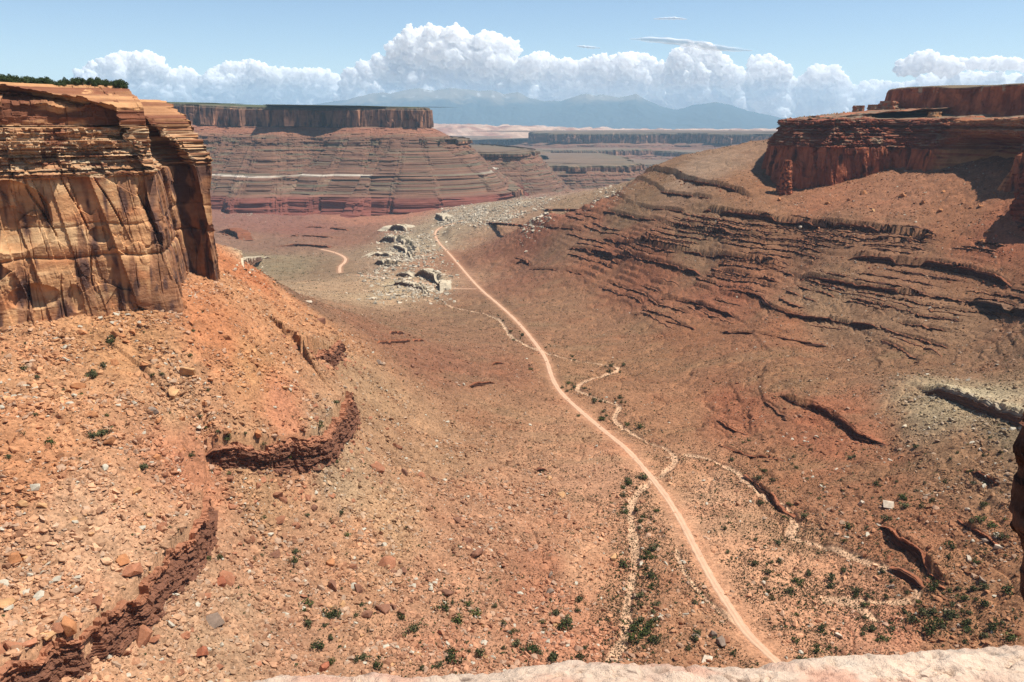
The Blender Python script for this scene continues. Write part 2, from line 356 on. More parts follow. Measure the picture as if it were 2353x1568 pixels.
# colour and cover, sighted: U, V, colour as seen in the sun, rocks, scrub, terracing
COV = [
 (500,760,(200,124,78),.8,.05,0),(300,800,(204,142,95),1.,.1,0),(100,900,(208,146,103),1.,.1,0),(60,1060,(205,136,92),.8,.06,0),(200,1250,(214,160,125),.9,.06,0),(60,1420,(210,152,115),.9,.06,0),
 (400,950,(206,150,110),1.,.1,0),(640,950,(200,126,90),.45,.15,0),(600,880,(206,145,95),.9,.1,0),(440,1080,(200,128,92),.5,.1,0),(600,700,(204,140,95),1.,.05,0),(700,720,(200,136,92),1.,.05,0),(560,620,(200,118,70),.7,.05,0),
 (780,1090,(184,146,114),.9,.2,0),(850,900,(176,132,98),.8,.2,.1),(950,1000,(178,130,96),.8,.25,.1),(600,1150,(190,138,100),1.,.25,0),(560,1280,(198,142,108),1.,.15,0),(700,1300,(196,140,106),1.,.2,0),(520,1420,(196,150,118),.9,.1,0),
 (1000,1350,(198,138,104),.55,.35,.1),(880,1200,(200,150,112),.8,.15,0),(830,1260,(198,144,108),.8,.15,0),(1050,1200,(184,128,96),1.,.2,.1),(1230,1200,(186,130,98),.8,.3,.2),(1330,1290,(200,146,112),.4,.15,.1),(1250,1300,(172,112,82),.4,.3,.2),
 (1000,1480,(196,136,104),.5,.4,0),(1300,1430,(196,130,98),.5,.4,0),(700,1500,(192,136,104),.5,.25,0),(1500,1400,(180,126,94),.35,.5,0),(1560,1480,(176,124,92),.5,.4,0),
 (1620,1150,(200,148,116),.2,1.,0),(1760,1300,(206,150,116),.15,1.,0),(1850,1420,(204,146,112),.2,.9,0),(1550,1100,(190,138,104),.15,.9,0),(2000,1450,(196,136,106),.25,.7,0),
 (2100,1200,(164,108,76),.4,.7,.3),(2200,1400,(168,116,82),.35,.8,.1),(2300,1300,(166,114,80),.5,.7,.2),(2250,1050,(152,112,82),.9,.6,.2),(2200,920,(168,146,118),.9,.4,.2),(2320,1000,(150,126,100),1.,.4,.2),
 (1900,1000,(160,98,68),.3,.7,.3),(1800,1080,(160,108,76),.2,.8,.2),(2000,1080,(152,100,70),.3,.7,.3),(1700,940,(158,96,66),.3,.6,.5),(1550,960,(164,114,82),.2,.7,.1),(1800,860,(146,102,72),.2,.7,.1),(2100,820,(140,100,72),.2,.7,.2),(2250,850,(140,102,76),.5,.6,.2),
 (1500,820,(148,104,74),.15,.7,.1),(1400,760,(148,104,76),.1,.7,0),(1300,700,(148,104,76),.1,.7,0),(1600,760,(146,96,66),.2,.6,.3),(1800,760,(150,98,68),.3,.6,.4),(1300,850,(158,112,80),.1,.7,0),
 (1500,640,(142,86,60),.2,.3,.9),(1400,600,(146,90,62),.2,.3,.9),(1650,690,(146,88,62),.2,.4,.9),(1900,690,(142,108,82),.9,.3,.3),(2050,720,(142,106,80),.9,.3,.3),(2200,740,(140,104,78),.7,.4,.3),(2250,680,(142,98,70),.6,.3,.4),(2300,560,(158,92,62),.7,.2,.3),
 (1750,620,(146,94,66),.4,.3,.8),(1600,550,(138,104,78),.5,.3,.4),(1750,560,(142,100,72),.6,.2,.3),(1900,560,(142,100,74),.7,.2,.3),(2050,570,(140,98,72),.6,.2,.3),(1900,470,(156,100,70),.8,.1,0),(2050,470,(154,102,74),.8,.1,0),(2200,490,(150,98,68),.6,.2,0),(1740,435,(140,96,68),.4,.2,0),(2100,630,(140,96,70),.5,.3,.3),
 (1450,480,(132,100,74),.4,.2,.4),(1500,420,(132,96,68),.3,.2,.3),(1350,500,(144,88,62),.2,.2,.8),(1250,510,(146,86,62),.15,.2,.8),(1300,550,(140,98,72),.1,.4,.1),(1150,560,(148,92,66),.1,.3,.5),(1200,640,(144,92,66),.1,.4,.4),(1400,440,(150,118,90),.5,.2,.2),
 (1100,480,(166,138,112),1.2,.3,0),(1180,465,(166,138,112),1.,.3,0),(1020,520,(166,138,112),1.,.3,0),(960,570,(166,138,112),1.,.25,.1),(900,600,(168,130,104),.8,.2,.1),(1000,600,(170,120,90),.4,.25,0),(900,660,(196,164,130),.5,.3,0),(830,660,(180,140,108),.4,.3,0),
 (1060,590,(150,98,70),.15,.3,.2),(1050,640,(160,112,84),.15,.4,0),(1100,720,(146,104,76),.1,.6,0),(1000,760,(150,104,76),.15,.6,.1),(900,780,(154,100,72),.3,.4,.4),(1000,830,(150,96,70),.25,.5,.4),(1150,850,(152,98,70),.3,.5,.4),(1150,950,(166,116,84),.4,.5,.3),(1280,1000,(178,126,94),.25,.7,.1),(1380,1100,(186,134,104),.25,.8,.1),
 (800,540,(150,100,78),.1,.15,.5),(860,500,(176,112,86),.05,.05,.5),(980,480,(172,108,84),.05,.05,.5),(700,530,(150,94,78),.2,.15,.6),(650,615,(146,122,94),.2,.5,0),(760,620,(146,112,86),.15,.5,0),(560,600,(150,124,96),.3,.4,0),(700,690,(148,104,78),.15,.5,.2),(620,560,(146,104,84),.3,.2,.3),(620,500,(150,98,84),.4,.1,.4),
 (1300,430,(150,140,128),.05,.2,0),(1250,450,(152,110,92),.1,.2,.3),(1600,395,(150,120,100),0,0,.2),(1100,440,(152,112,92),0,0,.2),
]
cw = np.array([cast(zbase, c[0], c[1]) for c in COV])
wa, wb = lp(cw[:, 0], cw[:, 1])
wv = np.array([np.concatenate([lin(c[2]) / K, c[3:]]) for c in COV])
# kernel-weighted mean on a coarse grid, looked up with wobble so no patch edge is smooth
ca2, cb2 = np.meshgrid(gth * 1.6, glr)
num = np.zeros(ca2.shape + (6,)); den = np.zeros(ca2.shape) + 1e-9
for i in range(len(wv)):
    # cell width in picture terms: range steps count by how they look from the overlook
    sgm = .035
    d2 = ((ca2 - wa[i]) ** 2 + ((cb2 - wb[i]) * .9) ** 2)
    k_ = 1 / (d2 / sgm ** 2 + .15) ** 2
    num += k_[..., None] * wv[i]; den += k_
CG = num / den[..., None]
def cover(x, y, k):
    th_ = np.arctan2(x, y); lr = np.log(np.maximum(np.hypot(x, y), 12.))
    return bil(CG[..., k], (lr - glr[0]) / (glr[1] - glr[0]), (th_ - TH0) / (gth[1] - gth[0]))
RR = np.hypot(X, Y)
n1 = fbm(X / 60, Y / 60, 5, 3); n2 = fbm(X / 14, Y / 14, 4, 8); n3 = fbm(X / 220, Y / 220, 4, 21)
wx, wy = X + 14 * n1 * np.clip(RR / 900, .5, 4), Y + 22 * n2 * np.clip(RR / 900, .5, 4)
C = np.stack([cover(wx, wy, k) for k in range(3)], -1)
ROCKD = cover(X, Y, 3); SCRUB = cover(X, Y, 4); TERR = np.clip(cover(X, Y, 5), 0, 1)
far = sst(2500, 6000, RR)
# relief: undulation, rubble, gullies
Z += (n1 * 2.4 + n3 * 6.0) * np.clip(RR / 1200, .4, 2.5) * (1 - far * .5) + n2 * .8
rub = np.clip(ROCKD, 0, 1)
Z += rub * (fbm(X / 5, Y / 5, 3, 31) * .7 + fbm(X / 1.7, Y / 1.7, 2, 37) * .25 + .9 * (block(X + .3 * Y, Y - .3 * X, 2.6, 2.2, 33, 0, 1.) - .5) + 1.1 * np.maximum(block(X - .5 * Y, Y + .5 * X, 5.5, 4.2, 35, 0, 1.) - .6, 0) * 2) * (RR < 2200)
# small strata steps on the slopes
def terrace(z, step, sharp, seed):
    t = (z + 2.2 * fbm(X / 110, Y / 110, 3, seed) + .5 * fbm(X / 9, Y / 9, 2, seed + 1)) / step
    f = t - np.floor(t)
    return (sst(0, sharp, f) - f) * step, sst(sharp * 2.2, sharp * .6, f) * sst(-.02, .01, f)
TERR = np.maximum(TERR * .8, .42 * sst(0, .06, th)[None, :] * sst(900, 1000, RR) * sst(2700, 2500, RR) * sst(-318, -308, Z) * sst(-165, -185, Z))
tm = np.clip(TERR * 1.15 - .1 + .5 * n3, 0, 1)
QF = Z + 2.2 * fbm(X / 110, Y / 110, 3, 41) + .5 * fbm(X / 9, Y / 9, 2, 42)
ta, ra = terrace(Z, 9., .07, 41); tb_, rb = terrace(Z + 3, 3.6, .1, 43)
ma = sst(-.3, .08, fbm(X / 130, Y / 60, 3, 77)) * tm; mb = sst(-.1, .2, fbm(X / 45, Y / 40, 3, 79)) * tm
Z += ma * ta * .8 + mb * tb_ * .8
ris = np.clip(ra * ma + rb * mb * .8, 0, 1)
gl = np.exp(-np.abs(fbm(X / 75 + 3, Y / 110, 4, 171)) / .035) * sst(300, 500, RR) * (1 - far); gl2 = np.exp(-np.abs(fbm(X / 26 + 9, Y / 38, 3, 173)) / .05) * (RR < 2200)
Z -= gl * 2.6 + gl2 * .9
C *= 1 + (.16 * gl + .08 * gl2)[..., None]
C = C * (1 - .8 * ris[..., None]) + .8 * ris[..., None] * lin((84, 54, 42)) / K  # risers: exposed dark rock, deepened to paint in the shade of the steps

def near_poly(p, pad, smooth=False):
    """index window of the grid around a polyline, signed side, distance, share along it"""
    rng_ = np.hypot(p[:, 0], p[:, 1]); az = np.arctan2(p[:, 0], p[:, 1])
    i0, i1 = np.searchsorted(R, [rng_.min() - pad, rng_.max() + pad])
    da = pad / max(rng_.min() - pad, 30)
    j0, j1 = np.searchsorted(th, [az.min() - da, az.max() + da])
    sl_ = (slice(max(i0 - 1, 0), i1 + 1), slice(max(j0 - 1, 0), j1 + 1))
    x, y = X[sl_], Y[sl_]
    best = np.full(x.shape, 1e9); side = np.zeros(x.shape); along = np.zeros(x.shape); zz = np.zeros(x.shape); an = np.zeros(x.shape); ad = np.zeros(x.shape)
    L = np.concatenate([[0], np.cumsum(np.hypot(*np.diff(p[:, :2], axis=0).T))])
    for k in range(len(p) - 1):
        a, b = p[k], p[k + 1]; e = b[:2] - a[:2]; l2 = e @ e + 1e-9
        tt = ((x - a[0]) * e[0] + (y - a[1]) * e[1]) / l2
        t = np.clip(tt, 0, 1)
        dx, dy = x - a[0] - t * e[0], y - a[1] - t * e[1]
        d = np.hypot(dx, dy)
        w_ = math.sqrt(l2) / (d + .5) ** 4; an += w_ * (L[k] + t * (L[k + 1] - L[k])); ad += w_
        q = d < best
        cr = (e[0] * (y - a[1]) - e[1] * (x - a[0])) / math.sqrt(l2)
        best = np.where(q, d, best); side = np.where(q, np.sign(cr), side)
        along = np.where(q, L[k] + t * (L[k + 1] - L[k]), along)
        if p.shape[1] > 2: zz = np.where(q, a[2] + t * (b[2] - a[2]), zz)
    return sl_, best * side, (an / ad if smooth else along), L[-1], zz

Zi = Z
def rowf(r): return np.interp(r, R, np.arange(NR))
def zt(x, y):
    x = np.asarray(x, float); y = np.asarray(y, float)
    return bil(Zi, rowf(np.hypot(x, y)), (np.arctan2(x, y) - TH0) / (th[1] - th[0]))

ledges = []
for tint, pts, h, fade, lab in LED:
    if tint in ('dark red', 'grey red'): h *= .8
    if tint == 'bluff': fade *= .8
    if tint == 'white' and h < 30: h *= 1.35
    pl = np.array([cast(zt, u, v, h * (.96 if q_ or tint != 'bluff' else .25), 90) for q_, (u, v) in enumerate(pts)])
    rg_ = np.hypot(pl[:, 0], pl[:, 1]); pl = pl[rg_ < 1.5 * np.median(rg_)]
    ledges.append(dict(tint=tint, p=chaikin(pl, 1)[:, :2], z=chaikin(pl, 1)[:, 2], h=h, fade=fade, lab=lab))

# the traced ledges as steps of the ground: left of the line (seen along it) is the high side
for l in ledges:
    sl_, d, al, L, _ = near_poly(l['p'], l['fade'] * 2.3, True)
    x, y = X[sl_], Y[sl_]
    wob = fbm(x / 9, y / 9, 3, 91) * min(1.2, .1 * l['h'] + .4) - .5 - .04 * l['h'] - .22 * RR[sl_] ** 2 / 265000
    ef = min(.34, 2.6 * l['h'] / L + 6 / L) if l['tint'] != 'bluff' else .09
    e2 = .04 if l['tint'] == 'bluff' else ef
    up = np.maximum(d, 0) * .9
    ends = sst(-.01, ef * L + up, al) * sst(-.01, e2 * L + up * (l['tint'] != 'bluff'), L - al)
    # past the ends of the line the step must vanish
    Z[sl_] += l['h'] * ends * np.where(d + wob > 0, np.maximum(np.exp(-np.maximum(d + wob, 0) / l['fade']) - .12, 0) / .88, 0) * .96
    if l['tint'] in ('white', 'pale grey'):
        m = ends * ((d + wob) > 0) * np.exp(-np.maximum(d, 0) / (l['fade'] * .5))
        C[sl_] = C[sl_] * (1 - m[..., None] * .7) + lin((214, 196, 166)) / K * m[..., None] * .7

roadlines = []
for kind, pts, wd, lab in ROADS:
    p = np.array([cast(zt, u, v, 0., 100) for u, v in pts]); p = chaikin(p, 2)
    p, L = resample(p, max(12, int(np.hypot(*np.diff(p[:, :2], axis=0).T).sum() / 8)))
    for _ in range(6):
        p[1:-1, 2] = (p[:-2, 2] + p[1:-1, 2] * 2 + p[2:, 2]) / 4
    roadlines.append((kind, p, wd, lab))
    sl_, d, al, L, zz = near_poly(p, 40)
    d = np.abs(d)
    cell = np.maximum(wd * .5, np.maximum(0, (RR[sl_] ** 2 / 430000)))
    m = 1 - sst(wd * .75 + cell * .5, wd * 1.8 + cell * 2.5, d)
    Z[sl_] = Z[sl_] * (1 - m) + (zz - .25) * m
    m2 = (1 - sst(wd * .6, wd * 1.6, d + 1.5 * n2[sl_])) * .55
    C[sl_] = C[sl_] * (1 - m2[..., None]) + lin((206, 146, 112)) / K * m2[..., None]
    ROCKD[sl_] *= (1 - m); SCRUB[sl_] *= (1 - m)
WASHM = np.zeros_like(Z)
for pts, wd in WASH:
    p = np.array([cast(zt, u, v, 0., 100) for u, v in pts]); p = chaikin(p, 2)
    sl_, d, al, L, zz = near_poly(p, 50)
    d = np.abs(d + 1.5 * fbm(X[sl_] / 14, Y[sl_] / 14, 3, 55))
    wd_ = wd * (.9 + .6 * perlin(al / 30, al * 0, 3))
    bed = 1 - sst(wd_ * .5, wd_ * .5 + 1.6, d)
    ROCKD[sl_] = np.where(d < wd_ * .6, .02, ROCKD[sl_]); SCRUB[sl_] *= 1 - bed
    Z[sl_] -= bed * 1.6 + (1 - sst(wd_, wd_ * 3.5, d)) * .8
    C[sl_] = C[sl_] * (1 - bed[..., None] * .9) + lin((224, 178, 146)) / K * bed[..., None] * .88
    bank = sst(wd_ * .5 + .6, wd_ * .5 + 1.4, d) * sst(wd_ * .5 + 4., wd_ * .5 + 1.8, d) * sst(-.1, .25, perlin(al / 14, d * 0, 9))
    C[sl_] = C[sl_] * (1 - .55 * bank[..., None]) + .55 * bank[..., None] * lin((112, 72, 54)) / K
    WASHM[sl_] = np.maximum(WASHM[sl_], 1 - sst(wd, wd * 5, d))
# the road bed is restored where a wash crosses it
for kind, p, wd, lab in roadlines:
    sl_, d, al, L, zz = near_poly(p, 30); d = np.abs(d)
    m = 1 - sst(wd * .7, wd * 1.3, d)
    Z[sl_] = Z[sl_] * (1 - m) + (zz - .25) * m
    WASHM[sl_] *= 1 - m
# vegetated strips and bare red patches
gm = sst(.05, .4, fbm(X / 130, Y / 60, 4, 101) + .15 * n2) * np.clip(SCRUB * 1.2, 0, .8) * (ROCKD < .6)
C = C * (1 - .32 * gm[..., None]) + .32 * gm[..., None] * lin((136, 116, 86)) / K
rm = sst(.1, .45, fbm(X / 70, Y / 50, 4, 111)) * .35
C = C * (1 - rm[..., None]) + rm[..., None] * C * np.array([1.02, .80, .70])
C *= (1 + .16 * n2[..., None] + .10 * fbm(X / 4, Y / 4, 2, 131)[..., None])
gr = C.mean(-1, keepdims=True)
C = np.clip((C * .85 + gr * .15) * np.array([1.09, 1.13, 1.0]) * (1 + np.array([.07, 0, -.04]) * sst(-.05, .15, th)[None, :, None]) * (1 + np.array([-.08, -.09, -.10]) * sst(.0, -.2, th)[None, :, None]), .01, .85)
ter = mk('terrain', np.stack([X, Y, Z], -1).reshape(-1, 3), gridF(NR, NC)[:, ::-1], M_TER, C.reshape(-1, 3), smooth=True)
tag(ter, kind='structure')

for kind, p, wd, lab in roadlines:
    n_ = max(24, int(np.hypot(*np.diff(p[:, :2], axis=0).T).sum() / 3))
    q, L = resample(p, n_)
    t = np.gradient(q[:, :2], axis=0); t /= np.hypot(*t.T)[:, None] + 1e-9
    nn = np.stack([t[:, 1], -t[:, 0]], 1)
    K9 = np.linspace(-1, 1, 13)
    s_ = np.linspace(0, L, n_)
    prof = np.array([-.35, .0, .08, .02, .0, .08, .12, .08, .0, .02, .08, .0, -.35])
    ww = wd / 2 * (1 + .14 * perlin(s_ / 30, s_ * 0, 6))[:, None] + .75 * perlin(s_[:, None] / 6, K9[None, :] * 3, 8)
    V = np.empty((n_, 13, 3))
    V[..., :2] = q[:, None, :2] + nn[:, None, :] * (K9[None, :] * ww)[..., None]
    V[..., 2] = q[:, None, 2] + prof
    rut = np.exp(-((np.abs(K9) - .42) / .16) ** 2)
    c = lin((224, 180, 146)) / K * (1 + .22 * rut[None, :, None] + .14 * fbm(s_[:, None] / 14, K9[None, :] * 2.5, 3, 5)[..., None])
    o = mk('road' if kind == 'road' else 'side_track', V.reshape(-1, 3), gridF(n_, 13), M_ROAD, np.clip(c, 0, .8).reshape(-1, 3), smooth=True)
    o.name = 'road' if kind == 'road' else 'path'
    tag(o, kind='structure')

# ------------------------------------------------------------------ swept rock walls
def frame_of(p, S, it=1, end=None):
    q = chaikin(p[:, :2], it) if it else p[:, :2]
    q, L = resample(q, S)
    t = np.gradient(q, axis=0)
    t /= np.hypot(*t.T)[:, None] + 1e-9
    for _ in range(max(1, S // 160)):
        t[1:-1] = (t[:-2] + 2 * t[1:-1] + t[2:]) / 4
    t /= np.hypot(*t.T)[:, None] + 1e-9
    return q, np.stack([t[:, 1], -t[:, 0]], 1), np.linspace(0, L, S)

def rows(keys, dz):
    """(z, off) keys -> dense rows"""
    zs, of = [], []
    for (z0, o0), (z1, o1) in zip(keys[:-1], keys[1:]):
        k = max(1, int(round(hypot(z1 - z0, (o1 - o0) * .5) / dz)))
        for i in range(k):
            zs.append(z0 + (z1 - z0) * i / k); of.append(o0 + (o1 - o0) * i / k)
    zs.append(keys[-1][0]); of.append(keys[-1][1])
    return np.array(zs), np.array(of)

def strata_keys(z0, z1, o0, o1, tmin, tmax, rec, seed, soft=.45):
    """bedded rock from z0 down to z1: hard beds standing out over soft, sloping ones"""
    r = random.Random(seed); k = [(z0, o0)]; z = z0
    while z > z1 + tmin:
        t = r.uniform(tmin, tmax); zn = max(z1, z - t); f = (z0 - zn) / (z0 - z1); base = o0 + (o1 - o0) * f
        if r.random() < soft:
            k.append((z - .05 * t, k[-1][1] - r.uniform(.2, 1) * rec)); k.append((zn, base + r.uniform(0, .6) * rec))
        else:
            e = base + r.uniform(.2, 1) * rec
            k.append((z - .04 * t, e)); k.append((zn, e + r.uniform(-.15, .15) * rec))
        z = zn
    k.append((z1, o1))
    return k

def sweep(name, p, keys, dz, S, disp, colour, mat, it=1, parent=None, smooth=False, zd=None, post=None):
    q, nn, s = frame_of(p, S, it)
    zs, of = rows(keys, dz)
    Sg, Zg = np.meshgrid(s, zs)
    O = of[:, None] + disp(Sg, Zg, q)
    V = np.empty(Sg.shape + (3,))
    V[..., 0] = q[None, :, 0] + nn[None, :, 0] * O
    V[..., 1] = q[None, :, 1] + nn[None, :, 1] * O
    V[..., 2] = Zg + (zd(Sg, Zg, O) if zd else 0)
    if post: post(V)
    c = np.clip(colour(Sg, Zg, V), .004, .85)
    return mk(name, V.reshape(-1, 3), gridF(*Sg.shape)[:, ::-1], mat, c.reshape(-1, 3), smooth, parent), V

def mixc(c, a, m):
    return c * (1 - m[..., None]) + np.asarray(a) * m[..., None]

# rock ledges of the slopes
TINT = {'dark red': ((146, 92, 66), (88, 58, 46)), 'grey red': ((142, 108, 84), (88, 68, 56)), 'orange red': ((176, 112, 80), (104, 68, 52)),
        'pale grey': ((196, 178, 150), (120, 88, 70)), 'white': ((216, 198, 168), (130, 98, 78)), 'bluff': ((184, 126, 94), (138, 94, 72))}  # second of each pair: dark varnished face with shade painted into it
FALL = []
for k, l in enumerate(ledges):
    p, h = l['p'], l['h']
    rmin = np.hypot(p[:, 0], p[:, 1]).min()
    q0, L = resample(np.column_stack([p, l['z']]), 50)
    S = int(np.clip(L / (rmin / 804 * .7), 24, 800))
    big = l['tint'] == 'bluff'
    dz = max(rmin / 804 * .6, .25)
    sd = 200 + 7 * k
    bk = max(4., h * .5) + .5 * rmin ** 2 / 265000
    keys = ([(-.2 - h * .06, -bk * 1.5), (.1, -bk * .6)] if big or h > 8 else [(-.1 - h * .25, -bk), (.0, -bk * .35)]) + strata_keys(.25, -h * .92, -.2, .05 * h + .4, max(.5, h * .07), max(1.1, h * .2), .07 * h + .35, sd, .4) + [(-h - 3, .12 * h + 1.2)]
    zmid = np.interp(np.linspace(0, 1, S), np.linspace(0, 1, 50), q0[:, 2])
    sL = np.linspace(0, L, S)
    ef = min(.34, 2.6 * h / L + 6 / L) if not big else .09
    endf = sst(0, ef, sL / L) * sst(1, 1 - (.04 if big else ef), sL / L)
    endf = np.maximum(endf, .02)
    gap = sst(-.42, -.18, perlin(sL / (4.5 * h + 12), sL * 0 + .7, sd + 3)) if not big else np.ones(S)
    if big: gap = .45 + .55 * block(sL, sL * 0, 11, 9, sd + 31) ** .6 * (.75 + .25 * block(sL, sL * 0, 4, 9, sd + 32))
    sc_h = endf * (.35 + .65 * gap) * (.92 + .16 * perlin(sL / 12, sL * 0, sd))
    def disp(s, z, q, h=h, sd=sd, big=big):
        a = .10 * h + .5
        o = a * 1.2 * (block(s, z, 2.6 * h + 6, h * 1.3, sd) - .5) + a * .8 * (block(s, z, 1.1 * h + 2, h * .4, sd + 1) - .5) + .4 * a * (block(s, z, .55 * h + 1.5, h * .13, sd + 2) - .5)
        if big: o = o + 1.6 + 3.4 * (block(s, z, 6.5, 9, sd + 4, 0, .2) - .5) + 2.2 * (block(s, z, 3.2, 2.6, sd + 6, 0, .2) - .5) + .9 * (block(s, z, 1.3, 1.1, sd + 7) - .5)
        return o + 1.2 * fbm(s / (3 * h + 6), z / 40, 3, sd + 5) * a
    if big and h == 22:
        old = disp
        def disp(s, z, q, old=old):
            # leaning plates, with one deep notch
            return old(s, z, q) * .55 + 1.7 * (block(s, z, 9, 5, 777, .9) - .5) + .8 * (block(s, z, 4, 1.6, 778, .9) - .5) - 4.5 * np.exp(-((s - s.max() * .40) / 4.) ** 4) * (z < -1)
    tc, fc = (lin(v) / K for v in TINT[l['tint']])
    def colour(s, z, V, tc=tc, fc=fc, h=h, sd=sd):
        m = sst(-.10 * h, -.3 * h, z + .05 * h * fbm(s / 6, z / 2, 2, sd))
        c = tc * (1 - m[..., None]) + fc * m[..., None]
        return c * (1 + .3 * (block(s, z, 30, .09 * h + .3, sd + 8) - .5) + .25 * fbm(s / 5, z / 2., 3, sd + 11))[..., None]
    q, nn, s = frame_of(p, S, 0)
    zs, of = rows(keys, dz)
    Sg, Zg = np.meshgrid(s, zs)
    O = of[:, None] + disp(Sg, Zg, q)
    V = np.empty(Sg.shape + (3,))
    V[..., 0] = q[None, :, 0] + nn[None, :, 0] * O; V[..., 1] = q[None, :, 1] + nn[None, :, 1] * O
    V[..., 2] = zmid[None, :] - h + (Zg + h) * sc_h[None, :] + (.10 * h * (block(Sg, O, .35 * h + 1.2, .3 * h + 1., sd + 33) - .5) + .05 * h * (block(Sg, O, .15 * h + .6, .15 * h + .5, sd + 34) - .5)) * endf[None, :] * (Zg > -.5)
    FALL.append((q, nn, s, h, rmin, tc))
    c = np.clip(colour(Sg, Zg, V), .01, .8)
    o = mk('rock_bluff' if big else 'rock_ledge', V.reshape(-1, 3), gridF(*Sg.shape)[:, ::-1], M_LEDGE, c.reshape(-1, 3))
    tag(o, l['lab'], 'rock bluff' if big else 'rock ledge', 'bluffs on the orange talus' if big else 'rock ledges on the canyon slopes')

# thin broken beds cropping out along the contours between the big ledges
def crop_lines(field, step, mask, seed, j0, j1, i0, i1, want):
    out = []
    r = np.random.default_rng(seed)
    lo, hi = field[i0:i1, j0:j1].min(), field[i0:i1, j0:j1].max()
    for k in range(int(math.floor(lo / step)), int(math.ceil(hi / step)) + 1):
        up = (field[i0:i1 - 1, j0:j1] < k * step) & (field[i0 + 1:i1, j0:j1] >= k * step) & (mask[i0:i1 - 1, j0:j1] > .16)
        ln = []
        for jj in range(j1 - j0):
            c_ = np.where(up[:, jj])[0]
            if len(c_) and ln:
                q_ = c_[np.argmin(np.abs(c_ - ln[-1][0]))]
                if abs(q_ - ln[-1][0]) <= 7: ln.append((q_, jj)); continue
            if len(ln) > 16: out.append(ln)
            ln = [(c_[r.integers(len(c_))], jj)] if len(c_) else []
        if len(ln) > 16: out.append(ln)
    out = [out[q] for q in r.permutation(len(out))] if len(out) > want else out
    out.sort(key=lambda l_: -min(len(l_), 40) - 30 * r.random())
    res = []
    for ln in out[:want]:
        a = np.array(ln)
        res.append(np.stack([X[a[:, 0] + i0, a[:, 1] + j0], Y[a[:, 0] + i0, a[:, 1] + j0]], 1))
    return res
def az_col(U): return int(np.clip((math.atan2((U - CU) / FPX, cos(PITCH) + .1 * sin(PITCH)) - TH0) / (th[1] - th[0]), 0, NC - 1))
jA, jB = az_col(1130), az_col(2420)
iA, iB = int(rowf(820)), int(rowf(2700))
CROPS = [(p, 1) for p in crop_lines(QF, 9., ma, 1, jA, jB, iA, iB, 60)] + [(p, 0) for p in crop_lines(QF + 4, 4.5, np.maximum(ma, mb) * .8, 2, jA, jB, iA, iB, 40)]
jA, jB = az_col(840), az_col(1400)
CROPS += [(p, 0) for p in crop_lines(QF + 1, 3., np.clip(TERR * 2, 0, 1) * sst(-.05, .15, n2 + n1 * .5), 3, jA, jB, int(rowf(620)), int(rowf(1500)), 55)]
for k, (p, bigc) in enumerate(CROPS):
    sm = p.copy()
    for _ in range(2): sm[1:-1] = (sm[:-2] + 2 * sm[1:-1] + sm[2:]) / 4
    rm_ = np.hypot(*sm.mean(0)); n_ = int(len(sm) * 2)
    q, L = resample(sm, n_)
    t = np.gradient(q, axis=0); t /= np.hypot(*t.T)[:, None] + 1e-9
    for _ in range(4): t[1:-1] = (t[:-2] + 2 * t[1:-1] + t[2:]) / 4
    nn = np.stack([t[:, 1], -t[:, 0]], 1); sL = np.linspace(0, L, n_)
    hh = (3.6 if bigc else 2.0) * (rm_ / 1400) ** .5 * sst(0, .15, sL / L) * sst(1, .85, sL / L) * (.3 + 1.0 * sst(-.55, .1, perlin(sL / 30, sL * 0 + k, 51)) * (.7 + .6 * block(sL, sL * 0, 6, 9, 52 + k)))
    hh = np.maximum(hh, .05)
    prof = [(-.9, -4.5), (.0, -2.), (.25, .2), (.2, 1.0), (-.35, 1.15), (-.42, .55), (-1.0, .7), (-1.8, 1.2)]
    zg = zt(q[:, 0], q[:, 1])
    V = np.empty((len(prof), n_, 3))
    for i_, (pz, po) in enumerate(prof):
        o_ = po * hh * .62 + (.9 * (block(sL, sL * 0 + i_ // 4, 5, 1, 61 + k) - .5) + .5 * (block(sL, sL * 0 + i_ // 4, 1.8, 1, 62 + k) - .5)) * hh * (i_ > 1)
        V[i_, :, :2] = q + nn * o_[:, None]; V[i_, :, 2] = zg + pz * hh + .25 * hh
    c_ = np.where((np.arange(len(prof)) < 3)[:, None, None], lin((150, 100, 72)), lin((86, 56, 44))) / K  # pale top rows; face rows in dark rock with shade painted in
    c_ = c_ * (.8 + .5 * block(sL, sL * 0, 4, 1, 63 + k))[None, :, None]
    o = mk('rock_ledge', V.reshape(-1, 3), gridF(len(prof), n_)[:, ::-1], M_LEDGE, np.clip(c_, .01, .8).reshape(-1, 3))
    tag(o, 'thin broken dark rock bed cropping out along the slope between larger ledges' if k < 100 else 'thin low rock bed cropping out on the plain west of the road', 'rock ledge', 'thin rock beds on the slopes')

# ---- the tall sunlit cliff
def colours(*a): return [lin(c) / K for c in a]
def wing(s, z, sd, big=1.):
    m = sst(-.1, .3, fbm(s / 30, z / 30, 2, sd + 8))
    def slot(wd, sh, sdd, dep, wi):
        u = s / wd + sh * z / wd + .5 * perlin(s / (2.5 * wd), z / 60, sdd)
        d_ = np.abs(u - np.round(u)) * wd
        return -dep * sst(wi, wi * .3, d_) * sst(-.15, .1, perlin(s / (2 * wd), z / 35, sdd + 3))
    return slot(23, .12, sd + 11, 2.6, .9) + slot(8.5, .06, sd + 12, 1.0, .4) + big * (8. * (block(s, z, 30, 90, sd, .22) - .5) + 4.2 * (block(s, z, 12, 60, sd + 1, .16) - .5) + m * (2.2 * (block(s, z, 5.5, 26, sd + 2, .24) - .5) + .8 * (block(s, z, 2.6, 10, sd + 3, .15) - .5)) + 3.2 * fbm(s / 28, z / 45, 3, sd + 4) + .3 * fbm(s / 4, z / 2.5, 3, sd + 6))
